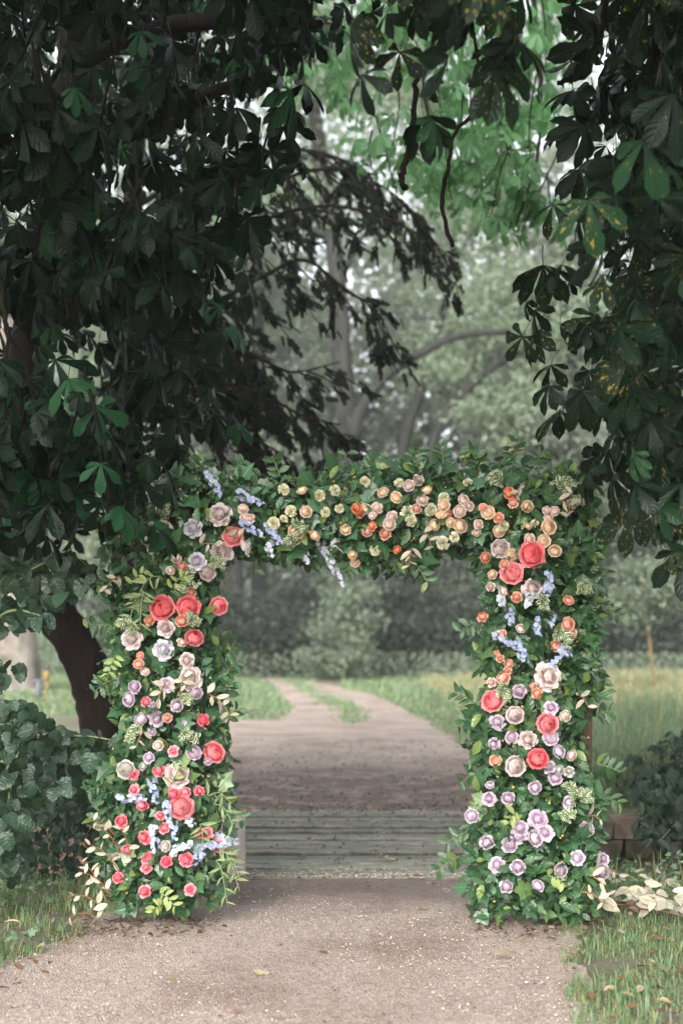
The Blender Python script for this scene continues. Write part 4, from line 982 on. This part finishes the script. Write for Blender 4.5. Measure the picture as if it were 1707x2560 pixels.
FL = {  # key: (material, shapes, name, label)
    'C': (flower_mat('coral', (0.88, 0.28, 0.30), (0.84, 0.065, 0.095), 0.9, tip=(0.92, 0.46, 0.46)), ('garden',), 'garden_rose', 'large full coral garden rose'),
    'P': (flower_mat('warm_pink', (0.87, 0.27, 0.33), (0.80, 0.10, 0.16), 0.8, tip=(0.90, 0.44, 0.48)), ('bud', 'tea', 'bud'), 'rose', 'warm pink half-open rose'),
    'L': (flower_mat('lavender', (0.68, 0.55, 0.65), (0.56, 0.42, 0.56), 0.6, tip=(0.72, 0.62, 0.68)), ('bud', 'garden', 'tea', 'bud'), 'rose', 'lavender rose'),
    'D': (flower_mat('dusty_mauve', (0.70, 0.59, 0.57), (0.62, 0.46, 0.44), 0.6, tip=(0.74, 0.65, 0.63)), ('tea', 'tea', 'garden'), 'rose', 'large dusty mauve rose'),
    'V': (flower_mat('silver_lilac', (0.66, 0.64, 0.68), (0.55, 0.50, 0.58), 0.6), ('tea',), 'rose', 'large silvery lilac rose'),
    'K': (flower_mat('blush', (0.86, 0.72, 0.65), (0.86, 0.62, 0.54), 0.6), ('garden', 'bud'), 'spray_rose', 'small blush spray rose'),
    'S': (flower_mat('salmon', (0.86, 0.48, 0.36), (0.86, 0.36, 0.21), 0.7, tip=(0.88, 0.58, 0.47)), ('garden', 'bud'), 'spray_rose', 'small salmon spray rose'),
    'A': (flower_mat('apricot', (0.88, 0.70, 0.52), (0.88, 0.62, 0.40), 0.6), ('garden',), 'spray_rose', 'small apricot spray rose'),
    'O': (flower_mat('orange', (0.84, 0.37, 0.24), (0.82, 0.25, 0.13), 0.7), ('garden', 'bud'), 'spray_rose', 'small orange spray rose'),
    'Y': (flower_mat('cream', (0.86, 0.83, 0.63), (0.80, 0.77, 0.48), 0.7), ('carn',), 'carnation', 'cream carnation'),
    'W': (flower_mat('white', (0.64, 0.61, 0.57), (0.54, 0.48, 0.38), 0.7), ('tea', 'garden'), 'rose', 'white rose')}
M_DELPH = flower_mat('delphinium_blue', (0.28, 0.34, 0.54), (0.46, 0.48, 0.57), 0.8, 0.25)
M_DELPHW = flower_mat('delphinium_white', (0.44, 0.47, 0.56), (0.52, 0.54, 0.52), 0.8, 0.25)

Z1 = [(755, 430, 110, 'D'), (603, 508, 98, 'V'), (835, 553, 110, 'C'), (770, 645, 115, 'D'), (628, 695, 95, 'V'), (690, 765, 80, 'D'), (508, 683, 55, 'K'), (478, 750, 50, 'K'), (546, 733, 55, 'S'), (590, 875, 58, 'S'),
      (426, 965, 125, 'C'), (580, 965, 110, 'C'), (757, 957, 100, 'C'), (353, 1038, 58, 'S'), (541, 1040, 62, 'S'), (448, 1085, 85, 'D'), (250, 1148, 100, 'D'), (615, 1138, 105, 'C'), (437, 1210, 100, 'V'), (545, 1165, 50, 'K'),
      (302, 1240, 40, 'S'), (294, 1290, 55, 'S'), (570, 1275, 75, 'D'), (330, 1335, 45, 'K'), (895, 400, 50, 'K'), (933, 450, 52, 'K'), (900, 445, 45, 'K'), (1132, 283, 70, 'Y'), (1233, 290, 62, 'A'), (1338, 318, 75, 'Y'),
      (1423, 290, 72, 'Y'), (1168, 405, 80, 'Y'), (1258, 413, 65, 'A'), (1075, 473, 78, 'Y'), (1130, 450, 60, 'Y'), (1370, 415, 70, 'Y'), (1447, 395, 60, 'Y'), (1200, 530, 75, 'A'), (1307, 550, 58, 'A'), (1485, 515, 58, 'A')]
Z2 = [(112, 258, 68, 'Y'), (205, 318, 55, 'A'), (277, 345, 58, 'A'), (290, 265, 60, 'Y'), (342, 282, 58, 'K'), (390, 253, 55, 'K'), (435, 307, 55, 'A'), (416, 357, 58, 'K'), (652, 262, 60, 'Y'), (527, 350, 70, 'Y'), (528, 387, 52, 'A'),
      (385, 403, 52, 'S'), (458, 410, 72, 'Y'), (512, 430, 55, 'A'), (633, 358, 55, 'K'), (663, 390, 50, 'K'), (610, 420, 58, 'K'), (547, 435, 40, 'S'), (65, 405, 48, 'O'), (85, 430, 45, 'O'), (115, 405, 55, 'A'), (173, 405, 55, 'K'),
      (150, 442, 38, 'K'), (255, 450, 55, 'K'), (240, 487, 58, 'K'), (335, 425, 80, 'Y'), (355, 470, 65, 'Y'), (145, 497, 48, 'O'), (117, 530, 52, 'S'), (215, 537, 60, 'S'), (480, 492, 52, 'A'), (565, 480, 45, 'A'), (617, 497, 65, 'A'),
      (585, 555, 60, 'Y'), (522, 587, 78, 'Y'), (712, 487, 50, 'K'), (700, 530, 45, 'K'), (163, 627, 62, 'Y'), (280, 622, 40, 'O'), (45, 652, 42, 'A'), (58, 693, 45, 'A'), (760, 425, 62, 'A'), (735, 400, 40, 'S'), (815, 455, 52, 'S'),
      (848, 495, 62, 'Y'), (820, 525, 55, 'A'), (875, 322, 58, 'O'), (893, 373, 55, 'S'), (971, 394, 60, 'A'), (1068, 415, 42, 'K'), (1113, 418, 50, 'K'), (1082, 450, 48, 'K'), (1085, 502, 66, 'A'), (1008, 480, 50, 'Y'), (973, 497, 40, 'A'),
      (983, 566, 52, 'K'), (1058, 575, 65, 'A'), (1115, 628, 62, 'A'), (828, 615, 95, 'D'), (883, 650, 52, 'A'), (750, 665, 50, 'S'), (845, 700, 50, 'S'), (995, 648, 115, 'C'), (885, 745, 120, 'C'), (785, 755, 45, 'A'), (775, 820, 45, 'K'),
      (838, 845, 45, 'K'), (960, 695, 42, 'A'), (1000, 830, 90, 'D'), (915, 877, 58, 'S'), (1188, 890, 52, 'S'), (732, 977, 58, 'S'), (1187, 1017, 62, 'S'), (1200, 1070, 55, 'S'), (1123, 1133, 55, 'S'), (832, 1070, 48, 'S'), (935, 1040, 45, 'K'), (805, 1175, 35, 'S')]
Z3 = [(485, 55, 70, 'S'), (520, 113, 55, 'K'), (450, 222, 85, 'L'), (410, 315, 100, 'L'), (690, 200, 95, 'L'), (855, 165, 140, 'D'), (830, 20, 90, 'D'), (900, 270, 90, 'L'), (535, 333, 78, 'P'), (590, 365, 70, 'L'), (765, 365, 85, 'L'), (500, 455, 95, 'L'),
      (620, 460, 100, 'L'), (693, 445, 62, 'S'), (955, 465, 80, 'P'), (815, 497, 80, 'L'), (587, 548, 60, 'L'), (632, 648, 70, 'K'), (733, 688, 75, 'P'), (885, 700, 100, 'L'), (1035, 697, 145, 'C'), (990, 765, 60, 'L'), (555, 735, 85, 'L'),
      (390, 825, 120, 'W'), (440, 857, 85, 'P'), (625, 830, 80, 'P'), (770, 860, 180, 'D'), (448, 972, 70, 'P'), (738, 1005, 85, 'P'), (828, 985, 80, 'P'), (930, 980, 72, 'P'), (505, 1085, 80, 'P'), (797, 1100, 150, 'C'), (645, 1155, 65, 'P'),
      (355, 1197, 88, 'P'), (670, 1245, 85, 'P'), (520, 1320, 90, 'P'), (680, 1380, 72, 'W'), (920, 1290, 65, 'P'), (978, 1280, 85, 'P'), (405, 1420, 95, 'P'), (555, 1470, 100, 'P'), (540, 1540, 70, 'P'), (688, 1493, 78, 'P'),
      (833, 1475, 90, 'P'), (1065, 1388, 78, 'P'), (333, 1612, 80, 'P'), (530, 1710, 80, 'P'), (857, 1695, 75, 'P'), (515, 800, 60, 'W')]
Z4 = [(510, 45, 50, 'S'), (505, 88, 45, 'S'), (480, 135, 70, 'S'), (408, 160, 55, 'K'), (755, 125, 140, 'D'), (460, 15, 45, 'S'), (662, 183, 40, 'S'), (685, 228, 58, 'S'), (575, 217, 75, 'L'), (410, 270, 120, 'C'), (770, 310, 75, 'L'),
      (550, 360, 95, 'D'), (853, 365, 62, 'K'), (748, 410, 120, 'C'), (443, 400, 80, 'L'), (530, 493, 80, 'L'), (630, 505, 100, 'D'), (765, 495, 85, 'L'), (420, 535, 65, 'L'), (690, 620, 115, 'C'), (430, 632, 65, 'S'), (818, 580, 80, 'L'),
      (893, 603, 62, 'K'), (553, 668, 110, 'D'), (752, 672, 75, 'L'), (820, 690, 55, 'W'), (878, 697, 60, 'W'), (795, 735, 80, 'L'), (675, 797, 82, 'L'), (397, 780, 45, 'L'), (392, 862, 80, 'L'), (510, 860, 82, 'L'), (878, 887, 70, 'L'),
      (288, 970, 80, 'L'), (690, 985, 105, 'L'), (580, 1045, 85, 'L'), (570, 1085, 90, 'L'), (675, 1103, 90, 'L'), (735, 1073, 80, 'L'), (515, 1140, 90, 'L'), (382, 1132, 80, 'L'), (980, 1053, 85, 'L'), (445, 1265, 95, 'L'), (565, 1273, 90, 'L'),
      (930, 1222, 82, 'L'), (828, 1300, 85, 'L'), (1080, 1225, 85, 'L'), (1080, 1310, 90, 'L'), (500, 1393, 82, 'L'), (690, 1390, 75, 'L')]
ZO = {1: (220, 1100, 680 / 1568), 2: (860, 1080, 740 / 1568), 3: (180, 1640, 540 / 1568), 4: (1060, 1640, 647 / 1568)}
def zz(q, x, y):
    o = ZO[q]; return o[0] + x * o[2], o[1] + y * o[2]

# ------------------------------------------------------------------ the flower arch
D0 = 7.8
arch = thing('flower_arch', 'square wedding arch covered in roses, delphiniums and mixed green foliage', 'flower arch', (0, D0, 0))
def arch_u(px, py):
    """how far from the spine of column or beam, 0 centre, 1 edge"""
    px, py = np.asarray(px, float), np.asarray(py, float)
    ul = np.abs(px - 410) / 175; ur = np.abs(px - 1335) / 175
    ul = np.hypot(ul, np.maximum(0, 1290 - py) / 150); ur = np.hypot(ur, np.maximum(0, 1290 - py) / 150)
    ub = np.hypot(np.abs(py - 1285) / 135, np.maximum(0, np.maximum(420 - px, px - 1330)) / 150)
    return np.minimum(np.minimum(ul, ur), ub)
def front(px, py):
    return D0 - 0.30 * np.sqrt(np.clip(1 - arch_u(px, py) ** 2, 0.02, 1)) - 0.10 * np.clip((py - 1950) / 350, 0, 1)
def outward(px, py):
    e = 6.0; g = np.array([arch_u(px + e, py) - arch_u(px - e, py), 0 * px, -(arch_u(px, py + e) - arch_u(px, py - e))]).T
    u = np.clip(arch_u(px, py), 0, 1)
    return norm(norm(g) * (u ** 1.5 * 0.9)[:, None] + np.array([0, -1.0, 0.18]))

for x0, x1 in ((-0.98, -0.92), (1.29, 1.35)):        # timber posts and rails inside the flowers
    for y in (D0 - 0.10, D0 + 0.12):
        obj('post', mesh_np('post', *box_tpl(x0, x1, y - 0.03, y + 0.03, 0.0, 2.28, 0.004), smooth=False), M_WOOD, arch)
for y in (D0 - 0.10, D0 + 0.12):
    obj('top_rail', mesh_np('top_rail', *box_tpl(-0.91, 1.28, y - 0.028, y + 0.028, 2.2, 2.26, 0.004), smooth=False), M_WOOD, arch)

bl = []
for q, Z in ((1, Z1), (2, Z2), (3, Z3), (4, Z4)):
    for x, y, dm, ty in Z:
        px, py = zz(q, x, y); bl.append((px, py, dm * ZO[q][2], ty))
bx = np.array([b[0] for b in bl]); by = np.array([b[1] for b in bl])
fr = front(bx, by); ow = outward(bx, by)
for i, (px, py, dm, ty) in enumerate(bl):
    mt, shapes, nm, lab = FL[ty]
    d = fr[i] - 0.055 - rng.random() * 0.04
    p = P(px, py, d); r = dm * 0.5 * d / FPX * (0.98 + 0.16 * rng.random())
    sh = BLOOM[shapes[i % len(shapes)]]; mo, mh = sh[i % len(sh)]
    face = norm(ow[i] * 0.7 + np.array([0, -0.9, 0.22]) + rng.normal(0, 0.45, 3) * (0.6 if ty in 'CDV' else 1.0))
    R = frames(norm(rng.normal(0, 1, 3)), face)     # z column ends close to face
    z = face; x_ = norm(np.cross(rng.normal(0, 1, 3), z)); R = np.stack([x_, np.cross(z, x_), z], -1)
    o = obj(nm, mo, mt, arch, mat4(R, (r, r * rng.uniform(0.9, 1.05), r * rng.uniform(0.9, 1.15)), p), label=lab, own=True)
    obj('heart', mh, mt, o, own=True)

# delphinium spikes: stem with a floret at every step
SPK = [(1, 690, 190, 770, 320, 0), (1, 850, 300, 1000, 370, 0), (1, 890, 470, 1000, 550, 0), (1, 1030, 480, 1110, 600, 0), (1, 905, 590, 912, 665, 1), (1, 1040, 600, 1060, 670, 1), (1, 1330, 590, 1470, 830, 1), (1, 1245, 655, 1262, 715, 1),
       (2, 1072, 752, 1100, 830, 0), (2, 1090, 790, 1058, 900, 0), (2, 985, 850, 968, 930, 1), (2, 825, 870, 838, 935, 1), (2, 868, 950, 885, 1020, 0), (2, 1092, 975, 1112, 1032, 0), (2, 1010, 985, 1028, 1075, 0), (2, 800, 1070, 872, 1122, 0), (2, 888, 1110, 972, 1172, 0), (2, 1145, 1150, 1195, 1187, 0),
       (3, 585, 885, 612, 1062, 0), (3, 335, 1030, 535, 1030, 0), (3, 690, 1060, 702, 1180, 0), (3, 730, 1190, 755, 1330, 0), (3, 595, 1235, 570, 1305, 1), (3, 600, 1330, 612, 1425, 0), (3, 735, 1425, 875, 1350, 1), (3, 900, 1400, 1195, 1345, 0), (3, 888, 1485, 965, 1420, 0), (3, 1035, 1300, 1195, 1362, 1), (3, 830, 1170, 880, 1230, 1),
       (4, 765, 60, 825, 5, 0), (4, 598, -10, 612, 30, 0)]
for q, xa, ya, xb, yb, wt in SPK:
    a, b = zz(q, xa, ya), zz(q, xb, yb)
    d = float(front(np.array((a[0] + b[0]) / 2), np.array((a[1] + b[1]) / 2))) - 0.07
    pa, pb = P(a[0], a[1], d), P(b[0], b[1], d - 0.03); ln = np.linalg.norm(pb - pa)
    sp_ = obj('delphinium', mesh_np('delphinium', *tube([pa, (pa + pb) / 2 + [0, 0, -0.01], pb], [0.004, 0.003, 0.002], 5)), M_STEM, arch, label='pale delphinium spike' if wt else 'blue delphinium spike')
    k = max(10, int(ln / 0.0062))
    for i in range(k):
        f = i / (k - 1); ax = norm(pb - pa); o_ = rdir(1)[0] + np.array([0, -0.9, 0]); o_ = norm(o_ - ax * (o_ @ ax) + ax * 0.3)
        s = (0.0165 - 0.006 * f) * rng.uniform(0.85, 1.2); x_ = norm(np.cross(rng.normal(0, 1, 3), o_))
        obj('floret', FLORET[i % 3], M_DELPHW if wt or rng.random() < 0.12 else M_DELPH, sp_, mat4(np.stack([x_, np.cross(o_, x_), o_], -1), s, pa + (pb - pa) * f + o_ * 0.021 * (1.1 - 0.5 * f)), own=True)

# greenery of the arch
OUT = np.array([(430, 1085), (330, 1140), (275, 1200), (250, 1260), (240, 1340), (265, 1420), (255, 1480), (235, 1560), (275, 1640), (270, 1700), (250, 1760), (215, 1800), (225, 1870), (235, 1930), (235, 2000), (240, 2060), (290, 2085),
                (470, 2085), (510, 2040), (520, 1990), (515, 1900), (530, 1830), (515, 1770), (515, 1700), (500, 1620), (520, 1550), (505, 1480), (500, 1400), (490, 1340), (520, 1285), (600, 1270), (700, 1295), (760, 1285), (800, 1285), (900, 1305), (960, 1315), (1000, 1270),
                (1090, 1270), (1105, 1320), (1110, 1390), (1085, 1440), (1090, 1500), (1120, 1570), (1100, 1640), (1070, 1700), (1090, 1780), (1110, 1850), (1080, 1920), (1070, 1980), (1075, 2060), (1090, 2100), (1320, 2110), (1345, 2050), (1365, 1980), (1355, 1900), (1375, 1830),
                (1350, 1760), (1340, 1680), (1340, 1600), (1365, 1540), (1365, 1450), (1370, 1390), (1345, 1330), (1360, 1260), (1350, 1180), (1330, 1110), (1270, 1065), (1180, 1065), (1080, 1060), (980, 1065), (880, 1065), (800, 1070), (700, 1095), (620, 1105), (560, 1090), (500, 1085)]) * (1707 / 1568)
def green(n, zone, dlo, dhi):
    q = sample_poly(OUT, n) + rng.normal(0, 7, (n, 2))
    d = front(q[:, 0], q[:, 1]) + rng.uniform(dlo, dhi, n)
    p = np.stack([(q[:, 0] - 853.5) / FPX * d, d, CAM_H - (q[:, 1] - HOR) / FPX * d], -1)
    p[:, 2] = np.maximum(p[:, 2], 0.02)
    return q, p
def dress(q, wild=0.5, droop=0.6):
    o = outward(q[:, 0], q[:, 1]); n = len(q)
    nr = norm(o + rng.normal(0, wild, (n, 3)) + [0, 0, 0.25])
    tp = norm(rng.normal(0, 0.8, (n, 3)) + o * 0.45 + np.c_[np.zeros((n, 2)), -droop * rng.random(n) * 2 + 0.35])
    return tp, nr
q, p = green(150, None, -0.05, 0.03); tp, nr = dress(q, 0.4, 0.7)
leaf_objects('ivy_leaf', 'arch_ivy', IVY, p, tp, nr, rng.uniform(0.075, 0.125, 150), M_IVY, arch)
q, p = green(170, None, -0.05, 0.03); tp, nr = dress(q, 0.45, 0.4)
leaf_objects('leaf', 'arch_leaf', GLOSSY, p, tp, nr, rng.uniform(0.07, 0.115, 170), M_GLOSSY, arch)
for nm, n, tpl, mat, s0, s1, a, b in (('ivy', 1700, IVY, M_IVY, 0.05, 0.10, -0.03, 0.16), ('foliage', 2700, GLOSSY, M_GLOSSY, 0.045, 0.10, -0.05, 0.20), ('foliage', 3600, GLOSSY, M_GLOSSY, 0.05, 0.10, 0.12, 0.50), ('foliage', 2200, SMALL, M_GLOSSY, 0.022, 0.05, -0.06, 0.10)):
    q, p = green(n, None, a, b); tp, nr = dress(q, 0.55)
    scatter_obj(nm, tpl, p, tp, nr, rng.uniform(s0, s1, n), mat, arch)
# leaves wrapped round the outer post
q = np.concatenate([sample_poly([(1395, 1150), (1500, 1190), (1505, 1500), (1490, 1740), (1400, 1740)], 420), sample_poly([(1405, 1960), (1500, 1960), (1480, 2290), (1400, 2290)], 260)]); n = len(q)
d = D0 - 0.16 - 0.1 * rng.random(n); p = np.stack([(q[:, 0] - 853.5) / FPX * d, d, np.maximum(0.02, CAM_H - (q[:, 1] - HOR) / FPX * d)], -1); tp, nr = dress(q, 0.5)
scatter_obj('foliage', GLOSSY + IVY[:2], p, tp, nr, rng.uniform(0.05, 0.10, n), M_GLOSSY, arch)
# yellow buds and berries
q, p = green(200, None, -0.07, 0.0); n = len(q)
keep = rng.random(n) < 0.75; p = p[keep]; n = len(p)
scatter_obj('buds', OCTA, p, rdir(n), rdir(n), rng.uniform(0.006, 0.013, n), M_BUD, arch)

def sprig(name, px, py, dpx, dpy, n, tpls, key, mat, size, stem=M_BROWNSTEM, droop=0.15, dz=-0.09, single=True, wild=0.5, label=None):
    """a stalk with leaves set along it, standing out of the arch"""
    d = float(front(np.array(px), np.array(py))) + dz
    a = P(px, py, d); b = P(px + dpx, py + dpy, d - 0.06); b[2] = max(b[2], 0.03); a[2] = max(a[2], 0.03)
    m = (a + b) / 2 + [0, 0, droop * np.linalg.norm(b - a)]
    qq = smooth([a, m, b], 6)
    o = obj(name, mesh_np(name, *tube(qq, np.linspace(0.004, 0.002, len(qq)), 5)), stem, arch, label=label)
    f = np.linspace(0.08, 1, n); i = np.minimum((f * (len(qq) - 1)).astype(int), len(qq) - 2)
    tn = norm(qq[i + 1] - qq[i]); side = norm(np.cross(tn, [0, -1.0, 0.0]))
    sg = np.where(np.arange(n) % 2, 1, -1)[:, None]
    tp = norm(tn * 0.5 + side * sg * 0.9 + rng.normal(0, wild * 0.5, (n, 3))); nr = norm(np.array([0, -1, 0.35]) + rng.normal(0, wild, (n, 3)))
    s = rng.uniform(size[0], size[1], n) * (1.1 - 0.35 * f)
    if single: leaf_objects('leaf', key, tpls, qq[i], tp, nr, s, mat, o)
    else: scatter_obj('foliage', tpls, qq[i], tp, nr, s, mat, o)
SIL = [leaf_tpl(OVAL, wd, f, dr, 0, t) for wd, f, dr, t in ((0.42, 0.25, 0.1, 0.1), (0.46, 0.35, 0.2, -0.2), (0.38, 0.2, 0.15, 0.3))]
for px, py, dx, dy, n in ((400, 1300, -30, 70, 5), (300, 1440, -40, 40, 5), (570, 1340, 60, 30, 6), (500, 1360, 60, 20, 4), (460, 1690, -10, 60, 6), (420, 1700, -30, 70, 6), (360, 1830, -20, 40, 4), (520, 1735, 60, 60, 7), (290, 2090, -60, -40, 6), (300, 2130, -50, -60, 5),
                          (300, 2180, -80, -70, 6), (280, 2240, -80, -60, 7), (260, 2270, -90, -30, 7), (270, 2260, -70, -110, 6), (330, 2150, -30, -80, 5), (240, 2290, -70, 5, 5), (1030, 1370, -10, 50, 6), (1060, 1330, 20, 40, 4), (1310, 1210, -20, 30, 5),
                          (1290, 1140, -10, -30, 5), (1395, 1250, 40, 30, 4), (1420, 1290, 10, -60, 3), (1450, 1740, 20, 30, 3), (1470, 2040, 30, 10, 4), (1490, 2170, 60, 20, 5), (1480, 2190, 40, 50, 5), (1450, 2230, 60, 30, 6)):
    sprig('silver_sprig', px, py, dx, dy, n, SIL, 'silver_leaf', M_SILVER, (0.05, 0.08), wild=0.9)
for q, x, y, r in ((1, 440, 400, 70), (1, 570, 800, 110), (1, 740, 710, 55), (1, 230, 1070, 80), (1, 1220, 500, 60), (1, 1180, 590, 50), (1, 610, 1040, 50), (2, 810, 250, 60), (2, 1170, 270, 80), (2, 1230, 370, 60), (2, 1050, 910, 50), (2, 1265, 835, 60),
                   (2, 1170, 1090, 80), (3, 450, 560, 100), (3, 870, 600, 110), (3, 830, 310, 50), (4, 470, 220, 70), (4, 900, 830, 90), (4, 970, 860, 70), (4, 870, 960, 60)):
    px, py = zz(q, x, y); rp = r * ZO[q][2]
    for k in range(3):
        a = rng.random() * 2 * PI
        sprig('variegated_sprig', px - rp * 0.5 * math.cos(a), py - rp * 0.5 * math.sin(a), rp * 1.3 * math.cos(a), rp * 1.3 * math.sin(a), 18, SMALL, 'x', M_VARIEG, (0.026, 0.042), M_STEM, 0.1, -0.10, False, 0.8)
for px, py, dx, dy, n in ((535, 2010, 50, 60, 8), (520, 1990, 60, 20, 6), (545, 2120, 55, 110, 12), (560, 2130, 40, 70, 8), (500, 2060, 10, 60, 6), (360, 1480, -10, 90, 9), (345, 1490, -20, 70, 7), (400, 1440, -60, 60, 6), (540, 2150, 30, 120, 9)):
    sprig('willow_sprig', px, py, dx, dy, n, LONG, 'willow_leaf', M_WILLOW, (0.065, 0.10), M_STEM, 0.25, -0.10)
for px, py, dx, dy, n in ((290, 1640, -20, 50, 8), (430, 1470, 30, -30, 6), (330, 1460, 30, -30, 6), (400, 2230, 40, 40, 8), (410, 2260, -30, 20, 8), (430, 1960, 30, -50, 5), (1290, 2030, -20, 30, 6), (1370, 2190, 40, 20, 6)):
    sprig('pale_sprig', px, py, dx, dy, n, GLOSSY, 'pale_leaf', M_LIME, (0.045, 0.07), M_STEM, 0.1, -0.10)
# shoots breaking the outline
for px, py, dx, dy, n in ((290, 1330, -40, -10, 7), (275, 1450, -45, 20, 7), (285, 1560, -70, 10, 8), (280, 1700, -45, 30, 8), (260, 1960, -40, 20, 8), (555, 1740, 30, -40, 7), (560, 1690, 35, -40, 8), (570, 1640, 20, -40, 7), (560, 1800, 40, -30, 6), (570, 2010, 40, 40, 6),
                          (850, 1170, 20, -40, 6), (700, 1190, -20, -50, 7), (930, 1170, 20, -40, 8), (1040, 1165, 10, -45, 8), (1110, 1170, -10, -60, 8), (1200, 1170, -30, -50, 9), (1280, 1160, 10, -60, 9), (1340, 1160, 20, -40, 7), (1420, 1190, 40, -30, 7), (1450, 1340, 70, 30, 9), (1470, 1400, 50, 40, 8),
                          (1480, 1520, 70, 20, 9), (1490, 1680, 30, 60, 8), (1480, 1790, 50, -10, 8), (1490, 1910, 60, 20, 9), (1490, 1990, 60, 20, 8), (1190, 1760, -60, -30, 9), (1190, 1800, -55, 20, 8), (1180, 1560, -30, 20, 6), (1190, 1930, -40, 30, 7), (1170, 2080, -60, 30, 8), (1150, 2140, -60, 40, 9), (1030, 1400, 40, 60, 8), (1000, 1390, -20, 40, 6), (880, 1400, -10, 40, 6), (640, 1390, 0, 40, 5), (450, 1200, -40, -30, 7), (500, 1180, 10, -40, 7), (590, 1190, 20, -40, 7), (360, 1260, -50, -10, 7)):
    sprig('leafy_shoot', px, py, dx, dy, n, GLOSSY, 'shoot_leaf', M_GLOSSY, (0.06, 0.09), M_STEM, 0.05, rng.uniform(0.0, 0.12))

# garland of silver leaves lying in the grass at the right foot of the arch
gl = thing('leaf_garland', 'garland of silvery white leaves lying on the grass right of the arch foot', 'garland', (1.6, 7.75, 0))
for pts, n in (([(1440, 2275), (1520, 2262), (1600, 2268), (1700, 2262), (1780, 2270)], 30), ([(1470, 2300), (1560, 2285), (1640, 2300), (1740, 2290)], 30), ([(1580, 2265), (1625, 2252), (1640, 2240)], 8), ([(1570, 2305), (1640, 2312), (1720, 2318)], 24)):
    q = smooth([(lambda p: np.array([p[0], p[1], 0.05 + 0.03 * rng.random()]))(P(x, y, CAM_H * FPX / (y - HOR))) for x, y in pts], 6)
    obj('stem', mesh_np('stem', *tube(q, np.linspace(0.005, 0.003, len(q)), 5)), M_BROWNSTEM, gl)
    i = rng.integers(0, len(q) - 1, n); tn = norm(q[i + 1] - q[i]); sg = np.where(np.arange(n) % 2, 1, -1)[:, None]
    tp = norm(tn * 0.35 + np.array([0, -0.55, 0.05]) * sg + np.array([0, -0.2, -0.1]) + rng.normal(0, 0.3, (n, 3)) * [1, 1, 0.6]); nr = norm(np.array([0, -0.8, 0.6]) + rng.normal(0, 0.5, (n, 3)))
    leaf_objects('leaf', 'silver_leaf', SIL, q[i] + np.c_[rng.normal(0, 0.03, (n, 2)), rng.uniform(0, 0.10, n)], tp, nr, rng.uniform(0.08, 0.125, n), M_SILVER, gl)

# ------------------------------------------------------------------ damp air
hz = box_tpl(-125, 125, -40, 150, -2.0, 42)
ho = obj('haze', mesh_np('haze', *hz, smooth=False), None, kind='stuff'); ho['label'] = 'thin grey mist hanging under the trees'
hm = bpy.data.materials.new('mist'); hm.use_nodes = True; hn = hm.node_tree; hn.nodes.clear()
ov = hn.nodes.new('ShaderNodeOutputMaterial'); pv = hn.nodes.new('ShaderNodeVolumePrincipled')
pv.inputs['Color'].default_value = (0.9, 0.92, 0.93, 1); pv.inputs['Density'].default_value = 0.0008; pv.inputs['Anisotropy'].default_value = 0.2
hn.links.new(pv.outputs[0], ov.inputs['Volume']); ho.data.materials.append(hm)
